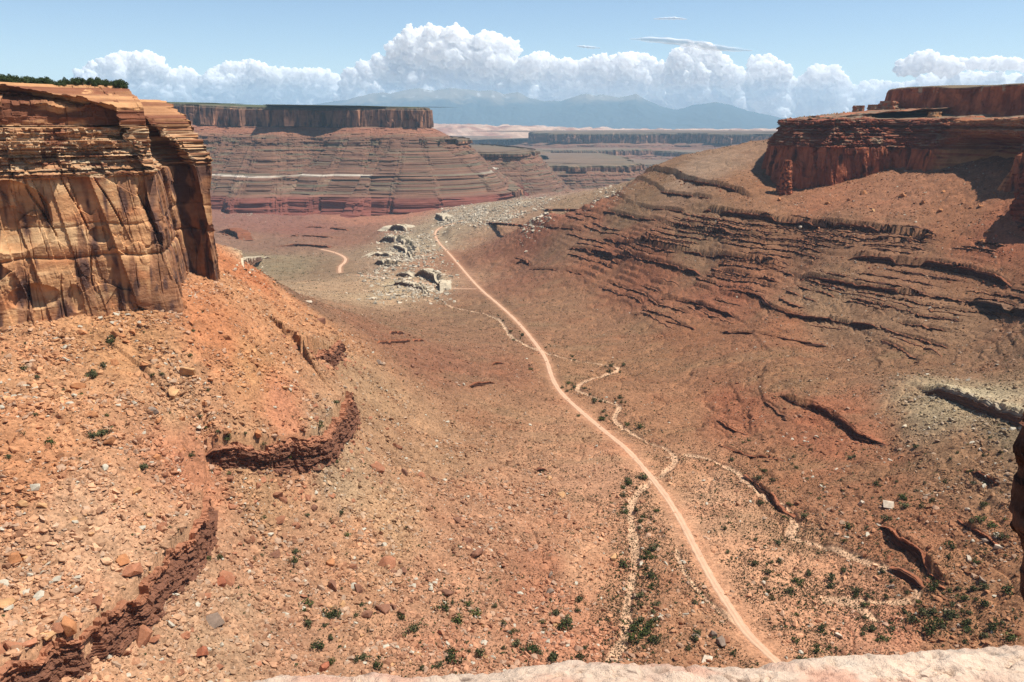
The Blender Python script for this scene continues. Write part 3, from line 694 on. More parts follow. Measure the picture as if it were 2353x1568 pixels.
def kay(s, z, sd, big=1.):
    return big * (6. * (block(s, z, 26, 12, sd) - .5) + 4.6 * (block(s, z, 9, 5., sd + 1) - .5) + 2.6 * (block(s, z, 3.6, 2.4, sd + 2) - .5) + 1.2 * (block(s, z, 1.6, 1.2, sd + 4) - .5) + 1.0 * fbm(s / 12, z / 2., 3, sd + 3))
zb = -133
cliff_px = [(-620, 900), (-250, 780), (-60, 752), (60, 745), (150, 733), (300, 716), (385, 706), (412, 703)]
pts = [P(u, v, zb)[:2] for u, v in cliff_px]
pts += [P(425, 660, zb)[:2], P(432, 632, zb)[:2], P(462, 632, zb)[:2], P(506, 637, zb)[:2]]
e = pts[-1]
pts += [e + np.array([-17, 34]), e + np.array([-66, 120]), e + np.array([-150, 260])]
pts = np.array(pts)
keys = [(27, -150), (24, -100), (19, -66), (14.5, -42), (12.3, -33), (11, -27.5)] + strata_keys(10, -4, -26.5, -25, 2.5, 6, 1.6, 3, .2) + [(-4.6, -29)] + strata_keys(-5, -37, -24, -10, 1.8, 5.5, 4.6, 5, .5) + [(-38, -8.8)] + [(-60, -6.5), (-100, -2.5), (-133, 0), (-165, 2)]
def d_left(s, z, q):
    w1 = sst(-37.5, -38.5, z); w2 = sst(-3.5, -4.5, z) * (1 - w1); w3 = (1 - w2 - w1) * sst(13.5, 11, z)
    cap = 3.5 * (block(s, z, 22, 40, 61) - .5) + 2.2 * (block(s, z, 9, 7, 62) - .5) + 1. * (block(s, z, 4, 2.5, 63) - .5) + 1.5 * fbm(s / 20, z / 8, 3, 64)
    o = w1 * wing(s, z, 40) * (1 - .35 * sst(S_COR, S_COR + 60, s)) - 16 * sst(-45, 6, z) * sst(S_COR, S_COR + 80, s) + w2 * kay(s, z, 50) + w3 * cap
    o = o - w1 * 2.4 * np.exp(-np.abs(z + 92 + 2.5 * perlin(s / 40, s * 0, 7)) / 1.3) - w1 * 1.2 * np.exp(-np.abs(z + 71 + 3 * perlin(s / 30, s * 0, 9)) / 1.)
    # bedding ribs across the lower face
    o = o + w1 * .35 * fbm(s / 60, z / 4.5, 3, 71) * sst(-60, -75, z)
    # the big shaded alcove near the frame edge, and two small ones
    for (sc0, zc, ws, wz, dep) in ALC:
        o = o - w1 * dep * np.clip(1 - ((s - sc0) / ws) ** 2 - ((z - zc) / wz) ** 2, 0, 1) ** .45
    return o
q_, n_, s_ = frame_of(pts, 1200, 1)
def s_at(U, V):
    g = P(U, V, zb)[:2]
    return s_[np.argmin(np.hypot(*(q_ - g).T))]
S_COR = s_at(412, 703)
ALC = [(s_at(60, 745), -62, 26, 24, 9), (s_at(255, 720), -78, 7, 6, 4), (s_at(90, 742), -116, 16, 9, 5), (s_at(370, 708), -58, 5, 16, 3), (s_at(180, 728), -120, 5, 10, 4)]
CA = colours((224, 168, 118), (236, 192, 142), (210, 144, 98), (156, 106, 78), (112, 82, 70), (226, 196, 156), (150, 96, 70))
def c_left(s, z, V):
    w1 = sst(-37, -39, z)
    f = fbm(s / 80, z / 9, 4, 81)
    c = mixc(np.broadcast_to(CA[0], s.shape + (3,)), CA[1], sst(-.1, .4, f)); c = mixc(c, CA[2], sst(0, .5, fbm(s / 40, z / 14, 4, 82)))
    # dark varnish: sheets and vertical streaks
    v = sst(.02, .3, fbm(s / 10, z / 60, 3, 83) + .08 + .45 * sst(S_COR - 25, S_COR + 10, s) + .22 * sst(-95, -125, z) - .05)
    c = mixc(c, CA[3], v * .75); c = mixc(c, CA[4], sst(.15, .4, fbm(s / 9, z / 22, 3, 84) + .2 * v) * v)
    kc = mixc(np.broadcast_to(lin((208, 156, 112)) / K, s.shape + (3,)), CA[5], sst(-.1, .3, fbm(s / 30, z / 1.6, 3, 85)))
    kc = mixc(kc, CA[6], sst(.05, .4, fbm(s / 22, z / 2.3, 3, 86)))
    tp = mixc(np.broadcast_to(CA[6], s.shape + (3,)), CA[0], sst(.05, .45, fbm(s / 25, z / 8, 3, 87) + .3 * sst(3, 11, z)))
    c = kc * (1 - w1[..., None]) + c * w1[..., None]
    c = mixc(c, tp, sst(-5, -3, z))
    return c * (1 + .12 * fbm(s / 40, z / .9, 2, 88) * (1 - .7 * w1) + .22 * (block(s, z, 9, 26, 89, .15) - .5) * w1)[..., None]
BL = atan2(*P(402, 636, -133)[:2])
def p_left(V):
    z = V[..., 2]; z = np.where(z > -42, np.floor(z / 5.2 + .2) * 5.2 + 1.6 + 2.5 * (block(z, 0 * z, 5.2, 50, 70) - .5), z)
    ul = np.interp(z, [-165, -133, -100, -60, -38, -20, -4, 9, 12, 40], [514, 511, 507, 497, 483, 462, 436, 408, 402, 392])
    bl = (ul - CU) / FPX / (cos(PITCH) + .27 * sin(PITCH))
    j_ = np.arange(V.shape[1])[None, :]
    ns = 1.6 * (block(z, 0 * z, 3.2, 9, 68) - .5) + 2.2 * (block(z, j_ + 0 * z, 9, 60, 69) - .5)
    lim = V[..., 1] * bl + ns * sst(S_COR - 5, S_COR + 20, s_[np.minimum((j_ * len(s_) / V.shape[1]).astype(int), len(s_) - 1)]) - 1.2 * np.maximum(z - 11, 0)
    V[..., 0] = np.minimum(V[..., 0], lim)
def zd_left(s, z, O):
    return (2.6 * (block(s, 0 * z, 21, 50, 65) - .5) + 1.5 * (block(s, 0 * z, 8, 50, 66) - .5) + 2.2 * fbm(s / 45, O / 40, 3, 67)) * sst(-3, 9, z) + (1.8 * (block(s, O, 8, 7, 72) - .5) + .9 * (block(s, O, 3, 2.6, 73) - .5)) * sst(8, 10.5, z) - 10 * sst(S_COR - 5, S_COR + 40, s) * sst(-6, 9, z)
o, VL = sweep('cliff', pts, keys, .42, 1250, d_left, c_left, M_CLIFF, post=p_left, zd=zd_left)
tag(o, 'tall sunlit tan and orange sandstone cliff with layered rim and juniper top', 'cliff')

# ---- the shaded mesa on the other side
zb = -131
pts = [PR(1800, 413, 2900)[:2], PR(1772, 413, 2350)[:2], PR(1748, 413, 1900)[:2], P(1756, 418, zb)[:2], P(1788, 428, zb)[:2], P(1850, 430, zb)[:2], P(1900, 434, zb)[:2], P(1980, 433, zb)[:2], P(2060, 433, zb)[:2], P(2110, 441, zb)[:2]]
SA = len(pts)
pts += [PR(2150, 430, 1700)[:2], PR(2230, 440, 1640)[:2], PR(2290, 470, 1520)[:2], PR(2360, 470, 1500)[:2], PR(2460, 470, 1480)[:2], PR(2600, 470, 1450)[:2]]
pts = np.array(pts)
qr, nr, sr = frame_of(pts, 1400, 1)
def s_r(pt): return sr[np.argmin(np.hypot(*(qr - pt).T))]
A0, A1, A2 = s_r(pts[SA - 1]), s_r(pts[SA + 1]), s_r(pts[SA + 2])
keys = [(28, -420), (22, -300), (14, -190), (5, -110), (2.5, -48), (1, -41)] + strata_keys(0, -52, -40, -14, 2, 7, 6, 17, .4) + [(-53, -11), (-90, -5), (-131, 0), (-175, 3)]
def d_right(s, z, q):
    w1 = sst(-52, -54, z); w2 = sst(2, 0, z) * (1 - w1)
    o = w1 * (wing(s, z, 140, 1.3) + 5 * (block(s, z, 12, 200, 151, 0) - .5) * sst(A0 - 260, A0 - 120, s) + 2.5 * (block(s, z, 5, 90, 152, 0) - .5)) + w2 * kay(s, z, 150, 1.7)
    al = sst(A0 + 10, A0 + 60, s) * sst(A2 + 10, A2 - 50, s)
    # sunlit sloping slickrock at the back of the recess
    o = o * (1 - .6 * al) - al * (np.clip((z + 108) / 62, 0, 1) * 95 + 6 * (block(s, z, 60, 13, 160) - .5)) * sst(-20, -50, z)
    return o
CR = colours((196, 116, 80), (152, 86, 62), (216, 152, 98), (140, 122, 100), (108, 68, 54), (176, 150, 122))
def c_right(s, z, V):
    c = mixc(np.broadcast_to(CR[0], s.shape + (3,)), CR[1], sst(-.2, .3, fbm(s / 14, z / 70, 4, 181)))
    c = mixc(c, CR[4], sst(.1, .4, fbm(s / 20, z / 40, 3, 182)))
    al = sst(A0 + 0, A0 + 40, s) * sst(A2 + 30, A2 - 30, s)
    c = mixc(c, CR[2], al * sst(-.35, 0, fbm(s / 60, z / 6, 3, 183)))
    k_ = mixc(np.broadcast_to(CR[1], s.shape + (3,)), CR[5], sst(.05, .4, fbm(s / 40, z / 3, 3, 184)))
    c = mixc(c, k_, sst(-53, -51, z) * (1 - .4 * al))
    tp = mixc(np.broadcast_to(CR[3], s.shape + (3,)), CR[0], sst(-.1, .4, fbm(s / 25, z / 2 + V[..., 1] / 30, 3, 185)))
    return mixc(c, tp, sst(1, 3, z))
def zd_right(s, z, O):
    return np.where(z > 1.5, 3 * fbm(s / 30, O / 30, 3, 190) - 3. * sst(A0 - 300, A0 - 520, s), 0) + (3.5 * (block(s, 0 * z, 38, 50, 191) - .5) + 2 * (block(s, 0 * z, 13, 50, 192) - .5)) * sst(-12, -1, z)
BR = atan2(*PR(1806, 300, 1700)[:2])
def p_right(V):
    m = V[..., 2] > .8
    V[..., 0] = np.where(m, np.maximum(V[..., 0], V[..., 1] * tan(BR) + 1.5 * V[..., 2]), V[..., 0])
    V[..., 2] = np.where(m, np.minimum(V[..., 2], 1.5 + .10 * np.maximum(V[..., 0] - V[..., 1] * tan(BR), 0) + fbm(V[..., 0] / 20, V[..., 1] / 20, 3, 195)), V[..., 2])
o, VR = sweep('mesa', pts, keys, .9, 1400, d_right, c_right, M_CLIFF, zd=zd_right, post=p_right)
tag(o, 'broad dark red mesa with shaded columns and a sunlit orange recess', 'mesa')

# its upper tier, set back on the bench
pts = np.array([PR(2010, 270, 2500)[:2], PR(2022, 270, 2150)[:2], PR(2052, 270, 2020)[:2], PR(2120, 270, 1960)[:2], PR(2200, 270, 1900)[:2], PR(2280, 270, 1800)[:2], PR(2353, 270, 1740)[:2], PR(2500, 270, 1690)[:2], PR(2800, 270, 1600)[:2]])
keys = [(74, -300), (70, -60), (68, -12), (66.5, -8)] + strata_keys(66, 56, -7, -6, 2, 5, 2, 31, .3) + [(55, -5), (20, -1), (8, 3), (-6, 40)]
q2, nn2, s2 = frame_of(pts, 700, 1)
def d_up(s, z, q):
    tip = sst(330, 120, s)
    return wing(s, z, 240, .9) * sst(10, 16, z) - tip * np.clip(z - 10, 0, 80) * .9
def c_up(s, z, V):
    c = mixc(np.broadcast_to(CR[0], s.shape + (3,)), CR[1], sst(-.3, .2, fbm(s / 30, z / 40, 4, 281)))
    c = mixc(c, lin((206, 180, 150)) / K, sst(.28, .4, fbm(s / 24, z / 60, 3, 282)) * sst(52, 58, z))
    c = mixc(c, CR[3], sst(63, 67, z))
    return mixc(c, lin((128, 110, 82)) / K, sst(67, 68.5, z))
def zd_up(s, z, O):
    return -np.clip(z - 6, 0, 70) / 62 * (30 * sst(300, 60, s) + 5 * sst(560, 640, s)) 
o, _ = sweep('mesa', pts, keys, 1.1, 700, d_up, c_up, M_CLIFF, zd=zd_up)
tag(o, 'dark upper tier of the shaded mesa, a flat topped wall on its bench', 'mesa')

# ---- the long banded mesa beyond the basin
def slopes(spec):
    """(drop, run) pairs -> keys from z, off"""
    z, o, k = spec[0]; out = [(z, o)]
    return out
def banded(z0, zend, o0, run_total, seed, hc=(5, 14), hs=(10, 26)):
    """alternating cliffs and slopes from z0 to zend, spreading run_total"""
    r = random.Random(seed); seq = []; z = z0
    while z > zend + 4:
        a = min(r.uniform(*hs), z - zend); seq.append(('s', a)); z -= a
        if z <= zend + 4: break
        a = min(r.uniform(*hc), z - zend); seq.append(('c', a)); z -= a
    tot = sum(a for t, a in seq if t == 's')
    k = [(z0, o0)]; z, o = z0, o0
    for t, a in seq:
        z -= a; o += (run_total * a / tot if t == 's' else .6)
        k.append((z, o))
    return k
CF = colours((142, 104, 82), (112, 82, 66), (112, 108, 86), (236, 222, 200), (160, 112, 90), (92, 68, 60), (214, 156, 118))
def make_far(name, pts, rim, cb, keys, dz, S, seed, label, ztop_fn=None, bright=1., gul=30., scale=1., white=None, it=1, topc=(136, 112, 92)):
    zmin = keys[-1][0]
    kz = np.array([k_[0] for k_ in keys]) + 1e-6 * -np.arange(len(keys)); ko = np.array([k_[1] for k_ in keys], float)
    kzs = np.linspace(kz[0], kz[-1], 400); kos = np.interp(-kzs, -kz, ko); kos = np.convolve(np.pad(kos, 14, 'edge'), np.ones(29) / 29, 'valid')
    def disp(s, z, q):
        w1 = sst(cb - 2, cb + 2, z) * sst(rim + 4, rim - 1, z)
        ledge = np.interp(-z, -kz, ko); soft_ = np.interp(-z, -kzs, kos)
        o = (soft_ - ledge) * sst(-.3, .25, fbm(s / (220 * scale), z / (30 * scale), 3, seed + 21)) * sst(cb - 12, cb - 40, z) + w1 * scale * (70 * (block(s, z, 120 * scale, 900, seed, 0) - .5) + 30 * (block(s, z, 40 * scale, 300, seed + 1, 0) - .5) + 6 * (block(s, z, 11 * scale, 60, seed + 2) - .5))
        dn = np.clip((cb - z) / max(cb - zmin, 1), 0, 1)
        o = o + sst(cb + 1, cb - 8, z) * (gul * (.35 + dn) * fbm(s / (150 * scale), z / 700, 5, seed + 3) + scale * 9 * (block(s, z, 26 * scale, 12, seed + 5) - .5) + scale * 4 * (block(s, z, 10 * scale, 6, seed + 6) - .5))
        o = o + (0 if white is None else 16 * (block(s, z, 34, 60, seed + 25) - .5) * sst(white - 92, white - 100, z)) + scale * 60 * fbm(s / (500 * scale), s * 0, 3, seed + 7) * (z < rim + 40)
        return o
    def colour(s, z, V):
        b = H2(np.floor(z / (5.5 * scale) + .8 * fbm(s / 300, z / 30, 2, seed + 12)), s * 0 + 1, seed)
        c = mixc(np.broadcast_to(CF[0], s.shape + (3,)), CF[1], sst(.3, .8, b) * .7)
        c = mixc(c, CF[2], sst(.0, .35, fbm(s / 160, z / 9, 4, seed + 13)) * .8)
        w1 = sst(cb - 1, cb + 2, z)
        cc = mixc(np.broadcast_to(CF[0] * 1.15, s.shape + (3,)), CF[6] * 1.2, sst(.1, .35, fbm(s / 60, z / 200, 3, seed + 14)))  # bright orange noise patches paint sunlit spots onto the cliff
        cc = mixc(cc, CF[5], sst(.0, .3, fbm(s / 25, z / 90, 3, seed + 15)))
        c = mixc(c, cc, w1)
        c = mixc(c, lin((172, 114, 88)) / K, sst(cb + 1, cb - 4, z) * sst(cb - 60 * scale, cb - 20 * scale, z) * (.7 if white is not None else .2))
        c = mixc(c, CF[2], sst(rim - 16 * scale, rim - 6 * scale, z) * .7)
        if white is not None:
            c = mixc(c, CF[3], np.exp(-((z - white) / (4. * scale)) ** 2) * sst(-.35, .05, fbm(s / 400, s * 0 + 5, 3, seed + 18)))
            c = mixc(c, lin((150, 98, 82)) / K, sst(white - 70, white - 130, z) * .8)
            c = mixc(c, lin((142, 80, 66)) / K, sst(white - 92, white - 106, z) * .75)
            c = mixc(c, lin((186, 158, 128)) / K, sst(white - 14, white - 30, z) * sst(white - 85, white - 60, z) * .3 * sst(-.1, .3, fbm(s / 90, z / 40, 3, seed + 19)))
        c = mixc(c, lin(topc) / K, sst(rim + .5, rim + 3, z))
        return c * (1 + .22 * fbm(s / 45, z / 12, 3, seed + 16))[..., None] * bright
    zd = lambda s, z, O: np.clip((z - zmin) / 60, 0, 1) * ((ztop_fn(s) if ztop_fn else 0) + 7 * scale * fbm(s / (420 * scale), z / (120 * scale), 3, seed + 23))
    o, V = sweep(name, pts, keys, dz, S, disp, colour, M_FAR, zd=zd, it=it)
    return tag(o, label, 'mesa' if 'mesa' in name else 'butte' if 'butte' in name else 'bench'), V

def rim_keys(rim, cb, back=400, dome=6):
    return [(rim + dome, -back), (rim + dome * .7, -back * .4), (rim + 1, -24), (rim - 3, -12), (rim - 10, -10), (rim - 13, 4), (cb + 30, 6), (cb, 8)]
keys = rim_keys(64, -42, 900, 16) + [(-98, 128), (-112, 129), (-118, 145), (-140, 147), (-160, 190), (-166, 191), (-178, 212), (-183, 213), (-206, 252), (-218, 253), (-226, 268), (-230, 269), (-262, 330), (-266, 331), (-281, 352), (-283, 392), (-306, 394), (-322, 420), (-350, 452), (-354, 453), (-372, 478), (-380, 530), (-396, 532), (-400, 540), (-428, 543), (-433, 556), (-452, 558), (-458, 580), (-466, 582), (-490, 650), (-540, 900)]
pts = np.array([PR(100, 270, 5500)[:2], PR(390, 270, 5020)[:2], PR(500, 270, 4980)[:2], PR(610, 270, 4840)[:2], PR(690, 270, 4820)[:2], PR(750, 270, 4830)[:2], PR(810, 270, 4700)[:2], PR(880, 270, 4690)[:2], PR(940, 270, 4620)[:2], PR(982, 270, 4640)[:2], PR(990, 270, 4760)[:2], PR(962, 270, 5200)[:2], PR(920, 270, 5700)[:2]])
q3, n3_, s3 = frame_of(pts, 1500, 1)
def ztop(s): return 34 * sst(s3[-1] * .45, s3[-1] * .08, s)
o, V = make_far('mesa', pts, 64, -42, keys, 2.6, 1500, 300, 'long banded purple red mesa with cliff rim and green flat top', ztop, gul=125, white=-283, topc=(98, 100, 66))

# benches and buttes receding behind it
def bench(pxs, rim, cb, zend, run, seed, label, S=500, name='bench', scale=1., back=700, gul=30., dz=3., hc=(6, 14), hs=(8, 20), bright=1.):
    pts = np.array([PR(u, 275, r)[:2] for u, r in pxs])
    keys = rim_keys(rim, cb, back, 3) + banded(cb, zend, 9, run, seed, hc, hs)[1:] + [(zend - 60, run + 90)]
    return make_far(name, pts, rim, cb, keys, dz, S, seed, label, gul=gul, scale=scale, bright=bright)
bench([(860, 4700), (960, 4560), (1020, 4560), (1062, 4640), (1075, 4800), (1050, 5300), (1000, 5900)], -112, -134, -290, 150, 401, 'banded red bench under the pointed end of the long mesa', S=500, scale=.8)
bench([(1000, 5400), (1080, 5150), (1150, 5150), (1215, 5250), (1232, 5500), (1200, 6200), (1100, 7000)], -205, -226, -430, 190, 411, 'red bench with dark steps reaching past the long mesa', S=500, scale=.9)
bench([(930, 4350), (1000, 4280), (1060, 4330), (1120, 4420), (1180, 4480), (1196, 4560), (1185, 4900), (1150, 5400)], -372, -412, -480, 50, 421, 'dark red cliff bench above the white rubble flat', S=500, scale=.7, hc=(10, 16), hs=(4, 8))
bench([(1100, 6600), (1190, 6150), (1290, 6050), (1400, 6100), (1455, 6250), (1470, 6600), (1440, 7600), (1380, 8600)], -332, -372, -520, 150, 431, 'long low purple bench below the grey river flat', S=600, scale=1.1)
bench([(880, 7600), (1000, 7200), (1100, 7200), (1190, 7400), (1260, 8000), (1250, 9500)], -330, -380, -540, 300, 441, 'hazy low bench in the far canyon', S=400, scale=1.2)
bench([(1220, 13500), (1236, 12100), (1300, 11700), (1400, 11600), (1500, 11700), (1545, 12300), (1600, 11900), (1700, 11700), (1800, 11900), (1900, 12200), (2100, 12500)], -190, -320, -700, 1500, 451, 'hazy blue flat topped mesa in the far distance', S=900, name='mesa', scale=2.4, back=3500, gul=160, dz=6., hc=(14, 34), hs=(26, 60), bright=.9)
bench([(700, 15500), (900, 14200), (1050, 13600), (1150, 13800), (1230, 14400), (1280, 15500)], -330, -440, -700, 1300, 461, 'faint pale plateau edge in front of the blue mountains', S=600, name='mesa', scale=2.6, back=3500, gul=160, dz=7., hc=(14, 34), hs=(26, 60), bright=1.15)
bench([(1000, 6000), (1080, 5800), (1160, 5800), (1240, 5950), (1290, 6300), (1280, 7000)], -400, -440, -505, 60, 481, 'small red bench stepping into the middle of the canyon', S=400, scale=.9, hc=(8, 14), hs=(4, 9))
bench([(1250, 6900), (1330, 6700), (1420, 6750), (1500, 7000), (1540, 7500)], -450, -486, -525, 40, 483, 'low dark cliff strip beside the grey river flat', S=400, scale=.9, hc=(8, 14), hs=(4, 9))
bench([(1150, 8200), (1260, 7700), (1380, 7600), (1480, 7800), (1560, 8300), (1600, 9000)], -420, -470, -570, 200, 485, 'purple bench with two steps beyond the grey river flat', S=500, scale=1.2)
bench([(1050, 10500), (1150, 10000), (1260, 9900), (1400, 10100), (1500, 10600)], -360, -425, -610, 500, 487, 'hazy stepped bench below the far flat topped mesa', S=500, scale=1.6, gul=80, dz=4.)
bench([(1500, 10800), (1600, 10300), (1700, 10200), (1850, 10300), (2000, 10600)], -390, -450, -640, 450, 489, 'hazy stepped bench next to the shaded mesa skyline', S=500, scale=1.6, gul=80, dz=4.)
bench([(1240, 9400), (1330, 8900), (1420, 8800), (1500, 9000), (1560, 9600), (1700, 9400), (1850, 9600), (2000, 10000)], -470, -520, -660, 380, 471, 'hazy low step at the foot of the far mesa', S=600, scale=1.6, gul=70, dz=4.)

# ---- far hills and the blue mountains
def heightpatch(name, u0, u1, r0, r1, nu, nr, zf, cf, mat):
    us = np.linspace(u0, u1, nu); rs = np.linspace(r0, r1, nr)
    az = np.arctan((us - CU) / FPX / cos(PITCH) / 1.0 * cos(PITCH))   # by bearing
    az = np.arctan2((us - CU) / FPX, cos(PITCH) + tan(PITCH) * sin(PITCH))
    X_ = rs[:, None] * np.sin(az)[None, :]; Y_ = rs[:, None] * np.cos(az)[None, :]
    Ug = np.broadcast_to(us[None, :], X_.shape)
    Z_ = zf(X_, Y_, Ug, rs[:, None] + 0 * X_)
    return mk(name, np.stack([X_, Y_, Z_], -1).reshape(-1, 3), gridF(nr, nu)[:, ::-1], mat, cf(X_, Y_, Z_).reshape(-1, 3), smooth=False)
def zh(x, y, U, r):
    e = sst(17000, 19500, r) * sst(30000, 24000, r)
    rid = 1 - np.abs(fbm(x / 1800, y / 2600, 5, 501))
    return -720 + e * (330 + 330 * (rid - .55) + 120 * sst(1500, 1000, U)) + 60 * fbm(x / 500, y / 500, 4, 503) * e
def ch(x, y, z):
    c = mixc(np.broadcast_to(lin((214, 178, 150)) / K, x.shape + (3,)), lin((170, 122, 100)) / K, sst(-.1, .3, fbm(x / 1100, y / 1100, 4, 505)))
    return np.clip(c * (1 + .35 * fbm(x / 240, y / 240, 3, 507))[..., None], .02, .8)
o = heightpatch('hills', 500, 2300, 16800, 30000, 700, 260, zh, ch, M_FAR); tag(o, kind='structure')
MPX = [(560,262),(650,250),(740,241),(800,233),(850,222),(880,218),(900,220),(930,213),(965,209),(1000,214),(1035,208),(1075,211),(1100,215),(1130,212),(1160,221),(1190,218),(1215,228),(1250,235),(1290,235),(1320,226),(1345,220),(1365,224),(1385,222),(1400,226),(1420,228),(1460,221),(1480,232),(1520,249),(1555,254),(1600,243),(1640,239),(1680,246),(1720,258),(1750,263),(1790,271),(1860,276),(1960,280),(2300,284)]
RM = 45000.
def zm(x, y, U, r):
    vt = np.interp(U, [m[0] for m in MPX], [m[1] for m in MPX])
    top = (275 - vt) / FPX * RM
    sp = np.abs(fbm(x / 2600, y / 5200, 5, 601))
    e = 1 - np.abs(r - RM) / np.where(r < RM, 9500, 7000)
    e = np.clip(e, 0, 1)
    base = -700
    zz = base + (top - base) * e ** 1.25
    zz = zz + (.5 - 1.5 * sp) * 900 * e * (1 - e) * np.clip((top - base) / 1800, 0, 1.3) * 1.6
    zz = zz + 60 * fbm(x / 700, y / 700, 4, 603) * e
    return np.minimum(zz, base + (top - base) * np.clip(e * 1.0 + .0, 0, 1) ** .8 + 30)
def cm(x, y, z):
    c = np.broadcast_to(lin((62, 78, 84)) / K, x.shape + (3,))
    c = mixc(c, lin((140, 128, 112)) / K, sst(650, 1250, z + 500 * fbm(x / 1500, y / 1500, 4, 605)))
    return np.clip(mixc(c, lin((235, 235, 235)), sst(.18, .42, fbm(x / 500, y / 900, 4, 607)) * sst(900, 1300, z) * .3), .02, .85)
o = heightpatch('mountains', 480, 2350, RM - 9600, RM + 7100, 1100, 300, zm, cm, M_FAR); tag(o, kind='structure')

# ------------------------------------------------------------------ the pale rim slab at the viewer's feet, the rim wall below and the dark overhang beside it
edge = [(-700, 1640), (-200, 1615), (300, 1592), (560, 1569), (800, 1560), (930, 1556), (1060, 1553), (1150, 1545), (1230, 1533), (1310, 1524), (1400, 1522), (1500, 1528), (1600, 1530), (1700, 1534), (1760, 1532), (1830, 1522), (1900, 1512), (2000, 1503), (2100, 1499), (2200, 1498), (2353, 1496), (2600, 1500), (3000, 1520)]
ez = [-2.1 - .10 * ((u - 1500) / 1000) ** 2 for u, v in edge]
ep = chaikin(np.array([P(u, v + 16, z) for (u, v), z in zip(edge, ez)]), 2)
ep, L = resample(ep, 700)
tt = np.linspace(0, 1, 320) ** .4
V = np.empty((360, 700, 3)); ctr = np.array([.6, -1.6])
for i in range(320):                                            # from behind the viewer out to the edge
    f = tt[i]
    V[i, :, :2] = ctr + (ep[:, :2] - ctr) * f
    V[i, :, 2] = ep[:, 2] + .18 * (1 - f ** 3) * 1.0
dirn = ep[:, :2] - ctr; dirn /= np.hypot(*dirn.T)[:, None]
for i in range(40):                                             # rounded lip, then the wall falling away
    a = (i + 1) / 40
    V[320 + i, :, :2] = ep[:, :2] + dirn * (.25 * sin(min(a * 3, 1) * pi / 2) - 1.2 * max(0, a - .3))
    V[320 + i, :, 2] = ep[:, 2] - .02 - 3.0 * a ** 2.0
V[..., 2] += .055 * fbm(V[..., 0] / .9, V[..., 1] / .9, 4, 701) + .03 * fbm(V[..., 0] / .16, V[..., 1] / .10, 4, 703) + .012 * fbm(V[..., 0] / .035, V[..., 1] / .03, 3, 704) - .02 * sst(.25, .4, fbm(V[..., 0] / .09, V[..., 1] / .07, 3, 706))
c1 = np.broadcast_to(lin((250, 220, 192)) / K, V.shape[:2] + (3,))
c1 = mixc(c1, lin((234, 184, 156)) / K, sst(-.1, .4, fbm(V[..., 0] / .5, V[..., 1] / .3, 4, 705)))
c1 = mixc(c1, lin((236, 214, 190)) / K, sst(.1, .5, fbm(V[..., 0] / .25, V[..., 1] / .2, 4, 707)))
c1 = mixc(c1, lin((90, 62, 54)) / K, sst(.41, .48, fbm(V[..., 0] / .13, V[..., 1] / .06, 4, 709)) * .75)
c1 = mixc(c1, lin((222, 170, 40)) / K, sst(.56, .62, fbm(V[..., 0] / .05 + 7, V[..., 1] / .04, 3, 711)) * sst(.02, -.1, V[..., 0]))
crk = np.abs(fbm(V[..., 0] / .9 + 3, V[..., 1] / .22, 4, 713))
ck = sst(.022, .0, crk) * sst(.05, .25, fbm(V[..., 0] / .5, V[..., 1] / .4, 2, 715))
V[..., 2] -= ck * .03
o = mk('rim_slab', V.reshape(-1, 3), gridF(360, 700)[:, ::-1], M_SLAB, np.clip(mixc(c1, lin((70, 48, 40)), ck * .7), .02, .8).reshape(-1, 3), smooth=True)
tag(o, 'pale pink sandstone rim slab at the very bottom edge of the overlook', 'rock slab')

# rim wall: the canyon side below the overlook
pts = np.array([[-400, -150], [-160, -60], [-60, -20], [-14, -1.5], [-3, .2], [2, .3], [7, -.5], [16, 2], [24, 3.], [60, -12], [160, -50], [400, -120]])[::-1]
keys = [(-2.6, -120), (-2.75, -4), (-3.6, -1.0)] + strata_keys(-4, -60, -1.0, -.2, 2, 6, .7, 91, .4) + [(-150, 3), (-230, 14)]
def c_rim(s, z, V):
    c = mixc(np.broadcast_to(lin((190, 124, 88)) / K, s.shape + (3,)), lin((150, 92, 66)) / K, sst(-.2, .3, fbm(s / 20, z / 10, 4, 721)))
    return mixc(c, lin((226, 190, 164)) / K, sst(-4, -3, z))
o, _ = sweep('rim_cliff', pts, keys, 2., 300, lambda s, z, q: .8 * (block(s, z, 6, 9, 731) - .5) - .4 , c_rim, M_CLIFF)
tag(o, kind='structure'); o.name = 'canyon_rim_ground'

# dark overhanging rock cut by the frame edge
prof = [(946, 2353), (960, 2346), (1000, 2338), (1050, 2330), (1085, 2322), (1130, 2314), (1170, 2318), (1210, 2330), (1250, 2341), (1300, 2347), (1345, 2352), (1400, 2372), (1500, 2400)]
r_o = 26.
tv = np.linspace(0, 1, 220); pv = np.interp(tv, np.linspace(0, 1, len(prof)), [p[0] for p in prof]); pu = np.interp(pv, [p[0] for p in prof], [p[1] for p in prof])
NA = 90
V = np.empty((220, NA, 3))
for i in range(220):
    a = PR(pu[i], pv[i], r_o)
    wid = 9 + 2.5 * sin(tv[i] * pi)
    rgt = np.array([cos(atan2(a[0], a[1])), -sin(atan2(a[0], a[1]))]); fwd = np.array([-rgt[1], rgt[0]])
    ang = np.linspace(0, 2 * pi, NA, endpoint=False)
    pinch = sst(0, .03, tv[i])
    ex = wid * (1 - np.cos(ang)) * (.02 + .98 * pinch); ey = 3.6 * np.sin(ang) * (.02 + .98 * pinch)
    V[i, :, 0] = a[0] + rgt[0] * ex + fwd[0] * ey
    V[i, :, 1] = a[1] + rgt[1] * ex + fwd[1] * ey
    V[i, :, 2] = a[2] + .25 * np.sin(3 * ang)
